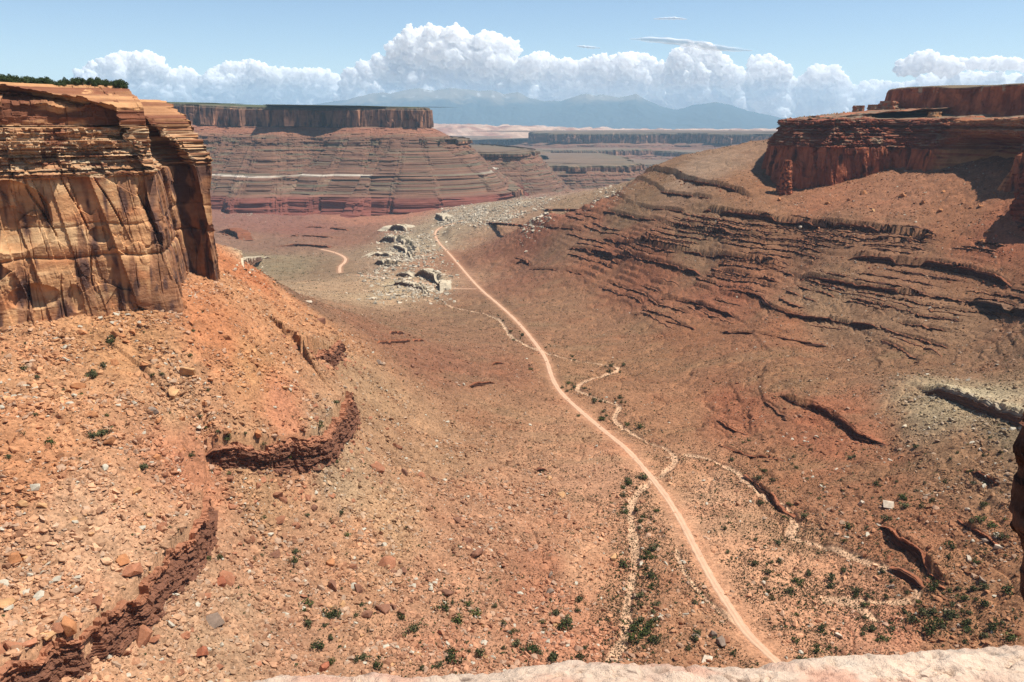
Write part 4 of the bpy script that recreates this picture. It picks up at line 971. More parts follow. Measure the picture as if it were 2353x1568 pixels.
ang2 = np.broadcast_to(np.linspace(0, 2 * pi, NA, endpoint=False)[None, :], (220, NA))
nz = .5 * fbm(np.cos(ang2) * 2 + 5, V[..., 2] / 1.6 + np.sin(ang2), 4, 741) + .25 * (block(np.sin(ang2) * 6, V[..., 2], 1.5, .9, 743) - .5)
V[..., 0] -= nz * 1.3 * np.cos(ang2)
V[..., 1] -= nz * .8
c1 = mixc(np.broadcast_to(lin((150, 100, 76)) / K, (220, NA, 3)), lin((96, 62, 48)) / K, sst(-.2, .3, fbm(np.cos(ang2) * 3, V[..., 2] / 1.2, 4, 745)))
o = mk('rock_overhang', V.reshape(-1, 3), gridF(220, NA, True)[:, ::-1], M_LEDGE, c1.reshape(-1, 3))
tag(o, 'dark overhanging rock in shade, cut by the frame edge below the white capped ledge', 'rock')

# ------------------------------------------------------------------ loose rock
def hull_rock(seed, flat=.6, npt=16, cube=.7):
    r = np.random.default_rng(seed)
    bm = bmesh.new(); wy_ = r.uniform(.5, .95)
    for _ in range(npt):
        v = r.normal(size=3); v /= np.linalg.norm(v)
        c = v / np.abs(v).max()
        v = v * (1 - cube) + c * cube
        v = v * r.uniform(.86, 1.) * np.array([1., wy_, flat])
        bm.verts.new(v)
    res = bmesh.ops.convex_hull(bm, input=bm.verts)
    bmesh.ops.delete(bm, geom=[g for g in res['geom_interior'] if isinstance(g, bmesh.types.BMVert)], context='VERTS')
    bmesh.ops.triangulate(bm, faces=bm.faces[:])
    bm.verts.ensure_lookup_table(); bm.verts.index_update()
    v = np.array([p.co[:] for p in bm.verts]); f = np.array([[q.index for q in g.verts] for g in bm.faces])
    bm.free()
    return v, f
ROCKT = [hull_rock(i, f, n_) for i, (f, n_) in enumerate([(.6, 16), (.45, 14), (.75, 18), (.35, 13), (.6, 12), (.5, 16), (.3, 14), (.7, 15)])]

def rotm(r, n_, tilt=.35):
    a = r.uniform(0, 2 * pi, n_); b = r.normal(0, tilt, n_); c = r.normal(0, tilt, n_)
    ca_, sa = np.cos(a), np.sin(a); cb_, sb = np.cos(b), np.sin(b); cc, sc2 = np.cos(c), np.sin(c)
    Rz = np.zeros((n_, 3, 3)); Rz[:, 0, 0] = ca_; Rz[:, 0, 1] = -sa; Rz[:, 1, 0] = sa; Rz[:, 1, 1] = ca_; Rz[:, 2, 2] = 1
    Rx = np.zeros((n_, 3, 3)); Rx[:, 0, 0] = 1; Rx[:, 1, 1] = cb_; Rx[:, 1, 2] = -sb; Rx[:, 2, 1] = sb; Rx[:, 2, 2] = cb_
    Ry = np.zeros((n_, 3, 3)); Ry[:, 0, 0] = cc; Ry[:, 0, 2] = sc2; Ry[:, 2, 0] = -sc2; Ry[:, 2, 2] = cc; Ry[:, 1, 1] = 1
    return Rz @ Rx @ Ry

def merge(templ, which, pos, size, rot, col):
    Vs, Fs, Cs, base = [], [], [], 0
    for t, (v, f) in enumerate(templ):
        k = np.where(which == t)[0]
        if not len(k): continue
        vv = np.einsum('nij,vj->nvi', rot[k], v) * size[k][:, None, None] + pos[k][:, None, :]
        Vs.append(vv.reshape(-1, 3)); Fs.append((f[None] + (np.arange(len(k)) * len(v))[:, None, None] + base).reshape(-1, f.shape[1]))
        Cs.append(np.repeat(col[k], len(v), 0)); base += len(k) * len(v)
    return np.vstack(Vs), np.vstack(Fs), np.vstack(Cs)

# keep clear of what the big walls cover: cells hidden under them
vis_cols = (np.abs(th) < radians(36))
vis_rows = (R > 270) & (R < 4600)
# picture-even weights
def pick(Wt, n_, r):
    w_ = (Wt * vis_cols[None, :] * vis_rows[:, None]).ravel()
    c = np.cumsum(w_); k = np.searchsorted(c, r.uniform(0, c[-1], n_))
    i, j = np.unravel_index(k, Wt.shape)
    x = X[i, j] + r.uniform(-.5, .5, n_) * R[i] * (th[1] - th[0]); y = Y[i, j] + r.uniform(-.5, .5, n_) * 1.
    return i, j, x, y
r1 = np.random.default_rng(21)
clump = sst(-.2, .35, fbm(X / 40, Y / 30, 4, 801) + .5 * fbm(X / 55, Y / 14, 3, 803))
NRK = 150000
i, j, x, y = pick(np.clip(ROCKD, 0.07, 1.3) ** 1.3 * (.14 + 1.2 * clump ** 1.4), NRK, r1)
pxm = R[i] / 804
size = np.maximum(.5 * r1.pareto(1.9, NRK) + .4, .62 * pxm * r1.uniform(.6, 1.4, NRK))
size = np.where(size > 3, r1.uniform(.8, 3, NRK), size)
pos = np.stack([x, y, zt(x, y) + size * .12], 1)
base = C[i, j]
tn = r1.uniform(0, 1, NRK)[:, None]
pale = np.array([.66, .50, .36]) / K
col = base * r1.uniform(.8, 1.4, NRK)[:, None]
col = np.where(tn > .8, col * .5 + pale * .45, col); col = np.where(tn > .965, lin((216, 204, 180)) / K, col)
col = np.where((tn < .12), col * np.array([.72, .66, .66]), col)
fp, fs, fc = [], [], []
for q, nn, s_q, h, rmin, tc in FALL:
    n_ = int(min(s_q[-1] / (.10 * h + .004 * rmin ** .9), 260))
    k_ = r1.integers(0, len(q), n_)
    off = np.where(r1.uniform(size=n_) < .85, h * r1.exponential(.75, n_) + .15 * h, -h * r1.uniform(.1, .6, n_))
    xy = q[k_] + nn[k_] * off[:, None] + r1.normal(0, .5, (n_, 2))
    sz = np.clip(h * .075 * (1 + r1.pareto(2.4, n_)), .45 * rmin / 804, h * .3)
    fp.append(np.column_stack([xy, zt(xy[:, 0], xy[:, 1]) + sz * .2])); fs.append(sz); fc.append(tc[None] * r1.uniform(.75, 1.35, n_)[:, None])
pos = np.vstack([pos] + fp); size = np.concatenate([size] + fs); col = np.vstack([col] + fc); NRK = len(pos)
cap2 = VR[(VR[..., 2] > 1.2) & (VR[..., 1] < 2300) & (VR[..., 0] < 1300)]
k_ = r1.integers(0, len(cap2), 2600); sz = np.minimum(.9 + .8 * r1.pareto(2.2, 2600), 4.)
pos = np.vstack([pos, cap2[k_] + np.column_stack([r1.normal(0, 3, (2600, 2)), sz * .1])]); size = np.concatenate([size, sz]); col = np.vstack([col, (lin((190, 150, 118)) / K)[None] * r1.uniform(.5, 1.2, 2600)[:, None]]); NRK = len(pos)
v, f, c = merge(ROCKT, r1.integers(0, len(ROCKT), NRK), pos, size, rotm(r1, NRK), np.clip(col, .02, .8))
o = mk('scree_rubble', v, f, M_ROCK, c); tag(o, 'small broken rock fragments scattered over the slopes', 'rubble', kind='stuff')

WRB = [(1000, 1260, 452, 520, 3000), (1020, 1180, 470, 512, 1800), (880, 1010, 530, 620, 1500), (900, 960, 560, 600, 800), (840, 1020, 610, 690, 900), (1180, 1260, 445, 475, 400), (520, 620, 455, 500, 300), (1370, 1420, 425, 460, 250)]
WB = []
for (u0, u1, v0, v1, k_) in WRB:
    for _ in range(60):
        g = cast(zt, r1.uniform(u0, u1), r1.uniform(v0, v1), 0., 800)
        a_ = r1.normal(0, 1, (k_ // 60 + 1, 2)) * np.array([22, 40])
        WB.append(g[None, :2] + a_)
WB = np.vstack(WB)
k_ = len(WB); sz_ = np.minimum(1.5 + 1.5 * r1.pareto(2.0, k_), 7.)
pos = np.column_stack([WB, zt(WB[:, 0], WB[:, 1]) + sz_ * .2])
col = (lin((228, 210, 182)) / K)[None] * r1.uniform(.45, 1.1, k_)[:, None]
v, f, c = merge(ROCKT, r1.integers(0, len(ROCKT), k_), pos, sz_, rotm(r1, k_, .15), np.clip(col, .02, .8))
o = mk('white_rubble', v, f, M_ROCK, c); tag(o, 'white broken rock fragments covering the pale bench and rim outcrops', 'rubble', kind='stuff')

# boulders one can tell apart: U, V, half length m, flatness, colour, label
BOUL = [
 (430,855,5.0,'tan','big split layered boulder on the orange talus'),(398,905,4.6,'tan','long upright slab leaning beside the split boulder'),(272,768,4.4,'orange','chunky orange boulder under the cliff foot'),(305,762,2.6,'orange','smaller flat boulder touching the chunky orange one'),
 (352,940,3.2,'grey','grey rock among shrubs in the talus middle'),(362,962,3.2,'orange','tan slab below the grey rock among shrubs'),(655,888,2.6,'tan','pale round boulder alone on the bluff bench'),(690,962,2.3,'tan','pale boulder beside two green shrubs on the bluff top'),(712,960,1.8,'tan','small cube boulder near the bluff corner'),
 (1095,1270,5.0,'brown','large dark brown boulder in the middle of the boulder field'),(1075,1240,4.2,'brown','tall dark fin of rock just above the large brown boulder'),(1290,1132,3.2,'tan','pale tan block alone near the road flat'),(1262,1095,2.8,'tan','tan block with dark side beneath the cracked step'),(1410,1280,3.2,'tan','tan block at the edge of the tree lined wash'),(1265,1318,2.6,'grey','long grey slab lying on bare red soil'),(1265,1357,3.0,'grey','grey layered slab at the foot of the slope'),
 (880,1395,4.0,'brown','brown boulder group head below the yellow cliff streak'),(770,1345,3.6,'brown','pointed brown rock low on the slope'),(820,1350,3.4,'brown','dark boulder beside the pointed brown rock'),(845,1410,3.2,'brown','tilted brown slab below the dark boulder'),(760,1290,3.0,'orange','orange block perched on the rubble slope'),(508,1335,3.2,'red','red layered rock lying below the leaning slab cliff'),(460,1500,3.4,'red','dark red rock near the lower corner'),(490,1425,4.2,'grey','large pale grey sheet rock beside the slab cliff'),(745,1530,3.0,'red','red boulder with black shadow close to the rim slab'),
 (158,1440,4.2,'orange','orange cap boulder on the slab cliff edge'),(285,1285,3.2,'orange','round boulder on the bluff notch'),(110,1465,2.6,'tan','pale boulder near the slab cliff edge'),(95,1160,2.,'tan','pale flat stone on the lower talus'),(35,1285,3.,'orange','smooth orange boulder at the frame side'),
 (1625,1513,3.6,'pale','craggy pale boulder beside the road near the rim slab'),(1600,1460,2.6,'grey','grey boulder pile at the road side'),(1660,1475,3.0,'grey','flat grey boulder next to the road side pile'),(1640,1455,2.4,'grey','dark wedge boulder above the flat grey one'),
 (1927,1460,2.2,'pale','pale low boulder on the scrub flat inside the wash loop'),(2040,1160,4.2,'pale','pale capstone at the head of the rock rib'),(2295,1255,2.8,'pale','white boulder in the pale cluster near the overhang'),(2265,1240,2.6,'grey','grey boulder beside the white one near the overhang'),(2292,1228,2.4,'pale','second white boulder in the cluster near the overhang'),(2258,1330,2.6,'grey','grey boulder on the dark slope below the rib'),(2045,1345,2.8,'grey','grey boulder among shrubs inside the wash loop'),(1755,1335,1.8,'pale','pale stones in the scrub flat centre'),
 (948,838,3.4,'brown','dark square rock on the plain'),(957,855,2.6,'brown','rock just below the dark square one'),(872,830,4.2,'grey','grey blocky outcrop boulder on the slope edge'),(738,735,4.2,'brown','dark boulder on the skyline of the talus'),(710,690,3.4,'pale','pale boulder on the talus edge'),
 (1875,1000,2.,'pale','small white stone on the far red flat'),(2135,705,3.4,'pale','pale boulder on the grey talus'),(1840,520,3.6,'pale','pale boulder below the thick long ledge'),(2075,445,6.5,'orange','huge orange block on the mesa talus'),(2120,462,5.,'orange','rock pile on the mesa talus'),(1950,455,4.5,'orange','dark topped block under the mesa columns'),(2010,480,4.,'tan','tan block in the middle of the mesa talus'),(2160,480,5.,'orange','squat block under the sunlit recess'),(1790,455,4.5,'orange','block at the foot of the rock pillar'),(1985,440,5.,'orange','block touching the mesa columns'),
]
CT = {k: lin(v) / K for k, v in {'tan': (222, 172, 122), 'orange': (206, 142, 96), 'grey': (160, 138, 120), 'brown': (158, 112, 88), 'red': (182, 112, 82), 'pale': (226, 206, 180)}.items()}
def boulder_mesh(seed, size, colr):
    r = np.random.default_rng(seed)
    v, f = hull_rock(seed + 90, r.uniform(.5, .85), 15, .8)
    bm = bmesh.new()
    for p in v: bm.verts.new(p * size)
    bm.verts.ensure_lookup_table()
    for t in f: bm.faces.new([bm.verts[q] for q in t])
    bmesh.ops.dissolve_limit(bm, angle_limit=.22, verts=bm.verts[:], edges=bm.edges[:])
    bmesh.ops.bevel(bm, geom=bm.edges[:], offset=.05 * size, segments=1, affect='EDGES', clamp_overlap=True)
    bmesh.ops.triangulate(bm, faces=bm.faces[:])
    bmesh.ops.subdivide_edges(bm, edges=bm.edges[:], cuts=2, use_grid_fill=True)
    bm.verts.index_update()
    V_ = np.array([p.co[:] for p in bm.verts])
    F_ = [[q.index for q in g.verts] for g in bm.faces]
    F_ = np.array([t for t in F_ if len(t) == 3])
    bm.free()
    lay = fbm(V_[:, 2] / size * 5 + seed, V_[:, 0] / size * .4, 3, seed)
    V_[:, :2] *= (1 + .05 * lay)[:, None]
    V_ += .03 * size * np.stack([fbm(V_[:, 1] / size * 2.5, V_[:, 2] / size * 2.5, 3, seed + k) for k in range(3)], 1)
    c_ = np.asarray(colr)[None] * (1 + .35 * lay + .2 * fbm(V_[:, 0] / size * 2, V_[:, 1] / size * 2, 3, seed + 9))[:, None]
    return V_, F_, np.clip(c_, .02, .8)
def place_boulder(k, x, y, size, colr, lab, grp, mesh=None):
    v, f, c = boulder_mesh(1000 + k, size, colr)
    o = mk('boulder', v, f, M_ROCK, c)
    o.location = (x, y, float(zt(x, y)) + .16 * size)
    rr_ = random.Random(k)
    o.rotation_euler = (rr_.uniform(-.3, .3), rr_.uniform(-.3, .3), rr_.uniform(0, 6.28))
    return tag(o, lab, 'boulder', grp)
for k, (u, v_, s_z, cn, lab) in enumerate(BOUL):
    g = cast(zt, u, v_ + 6, 0., 200)
    place_boulder(k, g[0], g[1], s_z * 1.3, CT[cn], lab, 'boulders on the canyon slopes')
# more boulders, copies that only their surroundings tell apart
ZONES = [(100, 640, 760, 1080, 'orange', 50, 'orange talus boulder lying loose below the tall sunlit cliff'),
         (0, 420, 1080, 1400, 'tan', 34, 'tan boulder on the rubble above the leaning slab cliff'),
         (520, 1150, 1080, 1400, 'brown', 66, 'brown boulder in the rock field between slab cliff and road'),
         (600, 1300, 1380, 1540, 'tan', 30, 'tan boulder among shrubs just above the rim slab'),
         (1850, 2340, 1000, 1450, 'pale', 24, 'pale boulder on the scrubby slope beside the rock rib'),
         (1800, 2300, 440, 560, 'orange', 36, 'orange boulder on the talus under the shaded mesa')]
kk = 200
rz = random.Random(77)
for (u0, u1, v0, v1, cn, cnt, lab) in ZONES:
    protos = []
    for q in range(5):
        v, f, c = boulder_mesh(3000 + kk, 1., CT[cn] * rz.uniform(.8, 1.1)); kk += 1
        o = mk('boulder', v, f, M_ROCK, c); protos.append(o)
    for q in range(cnt):
        o = protos[q] if q < 5 else protos[q % 5].copy()
        if q >= 5: COL.objects.link(o)
        g = cast(zt, rz.uniform(u0, u1), rz.uniform(v0, v1), 0., 200)
        s_z = min(max(1.2, 1.05 * rz.paretovariate(1.9)), 4.2) * (1.0 if g[1] < 1000 else 1.5)
        o.scale = (s_z * rz.uniform(.8, 1.3), s_z * rz.uniform(.8, 1.2), s_z * rz.uniform(.7, 1.1))
        o.location = (g[0], g[1], float(zt(g[0], g[1])) + .12 * s_z)
        o.rotation_euler = (rz.uniform(-.35, .35), rz.uniform(-.35, .35), rz.uniform(0, 6.28))
        tag(o, lab, 'boulder', 'boulders: ' + lab)

# the rock pillar and knobs of the shaded mesa
def column(name, base, z0, z1, rad, seed, lab, cat, cols, top=.6):
    NAg, T = (48 if rad < 30 else 260), int((z1 - z0) / 1.2) + 6
    ag = np.linspace(0, 2 * pi, NAg, endpoint=False)
    zs = np.linspace(0, 1, T)
    A_, Zz = np.meshgrid(ag, zs)
    hz = Zz * (z1 - z0)
    rd = rad * (1 - (1 - top) * Zz) * (1 + .3 * (block(A_ * 4, hz, 1.3 if rad < 30 else .55, 14 if rad < 30 else 90, seed) - .5) * (1 if rad < 30 else .45) + .35 * fbm(np.cos(A_) * 1.5, np.sin(A_) * 1.5 + hz / 25, 3, seed + 2) + .16 * (block(A_ * 3, hz, 2, 2.5, seed + 3) - .5) * (1 if rad < 30 else .25) + (.08 * (block(A_ * 3, hz, .13, 30, seed + 4) - .5) if rad > 30 else 0))
    rd[-1] *= .05; Zz = Zz.copy(); Zz[-1] = Zz[-2] * .998
    V_ = np.stack([base[0] + rd * np.cos(A_), base[1] + rd * np.sin(A_), z0 + Zz * (z1 - z0)], -1)
    c_ = mixc(np.broadcast_to(cols[0], A_.shape + (3,)), cols[1], sst(-.2, .3, fbm(A_ * 2, hz / 5, 3, seed + 5)))
    o = mk(name, V_.reshape(-1, 3), gridF(T, NAg, True), M_CLIFF, c_.reshape(-1, 3))
    return tag(o, lab, cat)
b_ = PR(2296, 520, 1420); rg_ = np.array([b_[1], -b_[0], 0]) / hypot(b_[0], b_[1]); b_ = b_ + rg_ * 82 + np.array([0, 14, 0])
column('butte', b_, -235, -72, 66, 915, 'dark shaded buttress cut by the frame edge under the broad mesa', 'butte', (CR[1], CR[4]), .74)
b_ = P(1803, 433, -133); b_ = b_ * .992
column('rock_pillar', b_, -165, -76, 18, 901, 'thin twin topped rock pillar standing before the shaded mesa tip', 'rock pillar', (CR[0], CR[4]), .45)
b_ = PR(1971, 262, 2000); column('rock_outcrop', b_, -5, 31, 13, 905, 'square rock knob alone on the mesa skyline', 'rock knob', (CR[0], CR[5]), .9)
b_ = PR(2012, 262, 2020); column('rock_outcrop', b_, -5, 33, 22, 907, 'wide low rock knob between the square knob and the upper tier', 'rock knob', (CR[2], CR[5]), .7)
b_ = PR(2040, 262, 2000); column('rock_outcrop', b_, -5, 40, 24, 909, 'stepped rock knob touching the upper tier end', 'rock knob', (CR[0], CR[5]), .75)
b_ = PR(2145, 280, 1880); column('rock_dome', b_, -10, 16, 16, 911, 'rounded pale rock dome below the upper tier', 'rock dome', (CR[2], CR[5]), .6)

# ------------------------------------------------------------------ plants
def tuft(seed, nleaf, leaf, squash=.75, lobes=4, tri=False):
    r = np.random.default_rng(seed)
    lc = r.normal(0, .34, (lobes, 3)); lc[:, 2] = np.abs(lc[:, 2]) * .8 + .35
    lr = r.uniform(.38, .62, lobes)
    k = r.integers(0, lobes, nleaf)
    d = r.normal(size=(nleaf, 3)); d /= np.linalg.norm(d, axis=1)[:, None]
    p = lc[k] + d * (lr[k] * r.uniform(.55, 1.05, nleaf))[:, None]
    p[:, 2] = np.maximum(p[:, 2] * squash, .03)
    a = r.normal(size=(nleaf, 3)); a /= np.linalg.norm(a, axis=1)[:, None]
    b = np.cross(a, d); b /= np.linalg.norm(b, axis=1)[:, None] + 1e-9
    s_ = leaf * r.uniform(.6, 1.3, nleaf)[:, None]
    V_ = np.stack([p - a * s_ - b * s_ * .6, p + a * s_ - b * s_ * .6, p + a * s_ * .7 + b * s_ * .7, p - a * s_ * .7 + b * s_ * .7], 1).reshape(-1, 3)
    F_ = np.arange(nleaf * 4).reshape(-1, 4)
    C_ = np.repeat(r.uniform(.6, 1.35, nleaf), 4)
    return V_, F_, C_
def tube(p0, p1, r0, r1, n_=6):
    p0, p1 = np.array(p0, float), np.array(p1, float); d = p1 - p0; d /= np.linalg.norm(d)
    u = np.cross(d, [.3, .8, .5]); u /= np.linalg.norm(u); w_ = np.cross(d, u)
    a = np.linspace(0, 2 * pi, n_, endpoint=False)
    ring = np.cos(a)[:, None] * u + np.sin(a)[:, None] * w_
    V_ = np.vstack([p0 + ring * r0, p1 + ring * r1])
    F_ = np.array([[i, (i + 1) % n_, n_ + (i + 1) % n_, n_ + i] for i in range(n_)])
    return V_, F_
def stems(seed, n_=4, h=.6, r0=.05, spread=.45):
    r = random.Random(seed); Vs, Fs, b = [], [], 0
    for q in range(n_):
        a = r.uniform(0, 6.28)
        m = np.array([cos(a) * spread * .4, sin(a) * spread * .4, h * .5]); e = np.array([cos(a) * spread, sin(a) * spread, h])
        for (s0, s1, ra, rb) in (((0, 0, -.15), m, r0, r0 * .7), (m, e, r0 * .7, r0 * .3)):
            v, f = tube(s0, s1, ra, rb); Vs.append(v); Fs.append(f + b); b += len(v)
    return np.vstack(Vs), np.vstack(Fs)
GREENS = [lin((58, 64, 32)), lin((68, 76, 36)), lin((74, 74, 46)), lin((84, 84, 54))]
SH = []
for q in range(8):
    v, f, c = tuft(50 + q, 190, .105, .8, 5)
    c3 = GREENS[q % 4][None] * c[:, None] * 1.0
    SH.append((v, f, c3) )
shrub_mesh = []
for q, (v, f, c3) in enumerate(SH):
    sv, sf = stems(q)
    o = mk('shrub', np.vstack([v, sv]), np.vstack([f, sf + len(v)]), M_LEAF, np.vstack([c3, np.broadcast_to(lin((96, 80, 66)), (len(sv), 3))]))
    shrub_mesh.append(o)
SHZ = [ # U0,U1,V0,V1,count,size, label
 (1430, 1510, 1100, 1480, 46, 1.7, 'dark green shrub lining the tree edged wash below the road'),
 (700, 1350, 1380, 1545, 56, 1.5, 'round green shrub on the slope just above the rim slab'),
 (1880, 2340, 1330, 1500, 52, 1.5, 'green shrub on the flat beyond the wash loop'),
 (1650, 2330, 1000, 1330, 66, 1.4, 'dark shrub dotted over the red slope beyond the wash'),
 (1140, 1480, 700, 1000, 40, 1.6, 'small dark shrub beside the upper wash and road'),
 (0, 460, 760, 1080, 22, 1.5, 'green shrub among the orange talus rocks'),
 (470, 800, 880, 1330, 26, 1.4, 'green shrub near the red bluffs'),
 (1560, 1900, 1330, 1520, 18, 1.3, 'shrub by the lower end of the road'),
]
rs_ = random.Random(31); ns = 0
for (u0, u1, v0, v1, cnt, sz, lab) in SHZ:
    for q in range(cnt):
        if ns < 8: o = shrub_mesh[ns]
        else:
            o = shrub_mesh[rs_.randrange(8)].copy(); COL.objects.link(o)
        ns += 1
        for _ in range(12):
            u, v_ = rs_.uniform(u0, u1), rs_.uniform(v0, v1)
            g = cast(zt, u, v_, 0., 200)
            ii, jj = int(rowf(hypot(g[0], g[1]))), int((atan2(g[0], g[1]) - TH0) / (th[1] - th[0]))
            ok = SCRUB[ii, jj] > .04
            if lab.startswith(('dark green', 'small dark')): ok = ok and WASHM[ii, jj] > .15
            if ok: break
        s_z = sz * rs_.choice((.8, 1., 1.2, 1.5, 1.9)) * rs_.uniform(.85, 1.2) * 1.6
        o.location = (g[0], g[1], float(zt(g[0], g[1])) - .05)
        o.scale = (s_z * rs_.uniform(.85, 1.25), s_z * rs_.uniform(.85, 1.25), s_z * rs_.uniform(.8, 1.2))
        o.rotation_euler = (0, 0, rs_.uniform(0, 6.28))
        tag(o, lab, 'shrub', 'shrubs: ' + lab)
# low scrub no one would count
r2 = np.random.default_rng(41)
TT = [tuft(400 + q, 14, .28, .7, 3) for q in range(5)]
NS = 110000
i, j, x, y = pick(np.clip(SCRUB, 0.0, 1.) ** 1.2 * (.3 + .7 * sst(-.3, .3, fbm(X / 50, Y / 30, 3, 821))) + .6 * WASHM, NS, r2)
pxm = R[i] / 804
size = np.maximum(r2.uniform(.34, .75, NS), .55 * pxm * r2.uniform(.7, 1.2, NS)); bigs = r2.uniform(size=NS) > .962; size = np.where(bigs, np.maximum(r2.uniform(.9, 1.7, NS), 1.05 * pxm), size)
pos = np.stack([x, y, zt(x, y)], 1)
cols = np.array([lin((78, 56, 40)), lin((70, 58, 38)), lin((62, 62, 38)), lin((92, 78, 54))])[r2.integers(0, 4, NS)] * r2.uniform(.7, 1.1, NS)[:, None]
cols[bigs] = lin((62, 68, 36)) * r2.uniform(.75, 1.3, (int(bigs.sum()), 1))
v, f, c = merge([(a, b) for a, b, _ in TT], r2.integers(0, 5, NS), pos, size, rotm(r2, NS, .05), cols)
o = mk('desert_scrub_vegetation', v, f, M_LEAF, c); tag(o, 'low dry scrub dotting the valley floor', 'scrub', kind='stuff')

# junipers on the rim of the sunlit cliff
tree_root = []
TRK = bpy.data.materials.new('juniper_bark'); TRK.use_nodes = True
tb = TRK.node_tree.nodes['Principled BSDF']; tb.inputs['Base Color'].default_value = (.16, .11, .08, 1); tb.inputs['Roughness'].default_value = .95
tn_ = TRK.node_tree.nodes.new('ShaderNodeTexNoise'); tn_.inputs['Scale'].default_value = 6
tr_ = TRK.node_tree.nodes.new('ShaderNodeValToRGB'); tr_.color_ramp.elements[0].color = (.08, .06, .05, 1); tr_.color_ramp.elements[1].color = (.26, .19, .14, 1)
TRK.node_tree.links.new(tn_.outputs[0], tr_.inputs[0]); TRK.node_tree.links.new(tr_.outputs[0], tb.inputs['Base Color'])
for q in range(4):
    e_ = bpy.data.objects.new('juniper_tree', None); COL.objects.link(e_); e_.empty_display_size = .5
    v, f, c = tuft(600 + q, 420, .11, 1.15, 8)
    mk('crown', v * np.array([1.9, 1.9, 2.2]) + np.array([0, 0, .5]), f, M_LEAF, (lin((62, 74, 40)) * .9)[None] * c[:, None], parent=e_)
    sv, sf = stems(70 + q, 4, 1.9, .2, .9)
    mk('trunk', sv, sf, TRK, parent=e_)
    tree_root.append(e_)
# top surface of the sunlit cliff, as rows of points
topz = VL[:, :, :]
ncap = int(np.argmax(VL[:, 600, 2] < 11.2))
rt = random.Random(8); nt_ = 0
def tree(loc, s_z, lab, grp):
    global nt_
    if nt_ < 4: o = tree_root[nt_]
    else:
        src = tree_root[rt.randrange(4)]
        o = src.copy(); COL.objects.link(o)
        for chd in src.children:
            c_ = chd.copy(); COL.objects.link(c_); c_.parent = o
    nt_ += 1
    o.location = loc; o.scale = (s_z * rt.uniform(.85, 1.3), s_z * rt.uniform(.85, 1.3), s_z * rt.uniform(.8, 1.15)); o.rotation_euler = (0, 0, rt.uniform(0, 6.28))
    tag(o, lab, 'tree', grp)
cap_ = VL[2:ncap, :int(VL.shape[1] * s_at(404, 704) / s_[-1])].reshape(-1, 3)
bear = np.degrees(np.arctan2(cap_[:, 0], cap_[:, 1]))
bins = [cap_[(bear > b0) & (bear <= b0 + .5)] for b0 in np.arange(-34, -22.6, .5)]
bins = [b_ for b_ in bins if len(b_)]
for q in range(280):
    b_ = bins[int(len(bins) * rt.random())]
    p_ = b_[rt.randrange(len(b_))]
    tree((p_[0], p_[1], p_[2] - .3), rt.uniform(.9, 1.8), 'dark green juniper tree on the rim of the tall sunlit cliff', 'junipers on the sunlit cliff rim')

# ------------------------------------------------------------------ clouds, far behind the mountains and outside the haze
def ico(sub):
    bm = bmesh.new(); bmesh.ops.create_icosphere(bm, subdivisions=sub, radius=1.)
    bm.verts.index_update()
    v = np.array([p.co[:] for p in bm.verts]); f = np.array([[q.index for q in g.verts] for g in bm.faces]); bm.free()
    return v, f
IC = [ico(1), ico(2)]
CM = bpy.data.materials.new('cloud_white'); CM.use_nodes = True
b = CM.node_tree.nodes['Principled BSDF']
b.inputs['Base Color'].default_value = (.985, .985, .985, 1); b.inputs['Roughness'].default_value = 1; b.inputs['Specular IOR Level'].default_value = 0
b.inputs['Subsurface Weight'].default_value = 1.; b.inputs['Subsurface Radius'].default_value = (1., 1., 1.); b.inputs['Subsurface Scale'].default_value = 1000.
tl = CM.node_tree.nodes.new('ShaderNodeBsdfTranslucent'); tl.inputs['Color'].default_value = (.97, .97, .97, 1)
mxs = CM.node_tree.nodes.new('ShaderNodeMixShader'); mxs.inputs[0].default_value = .52
CM.node_tree.links.new(b.outputs[0], mxs.inputs[1]); CM.node_tree.links.new(tl.outputs[0], mxs.inputs[2])
CM.node_tree.links.new(mxs.outputs[0], CM.node_tree.nodes['Material Output'].inputs['Surface'])
RC = 64000.
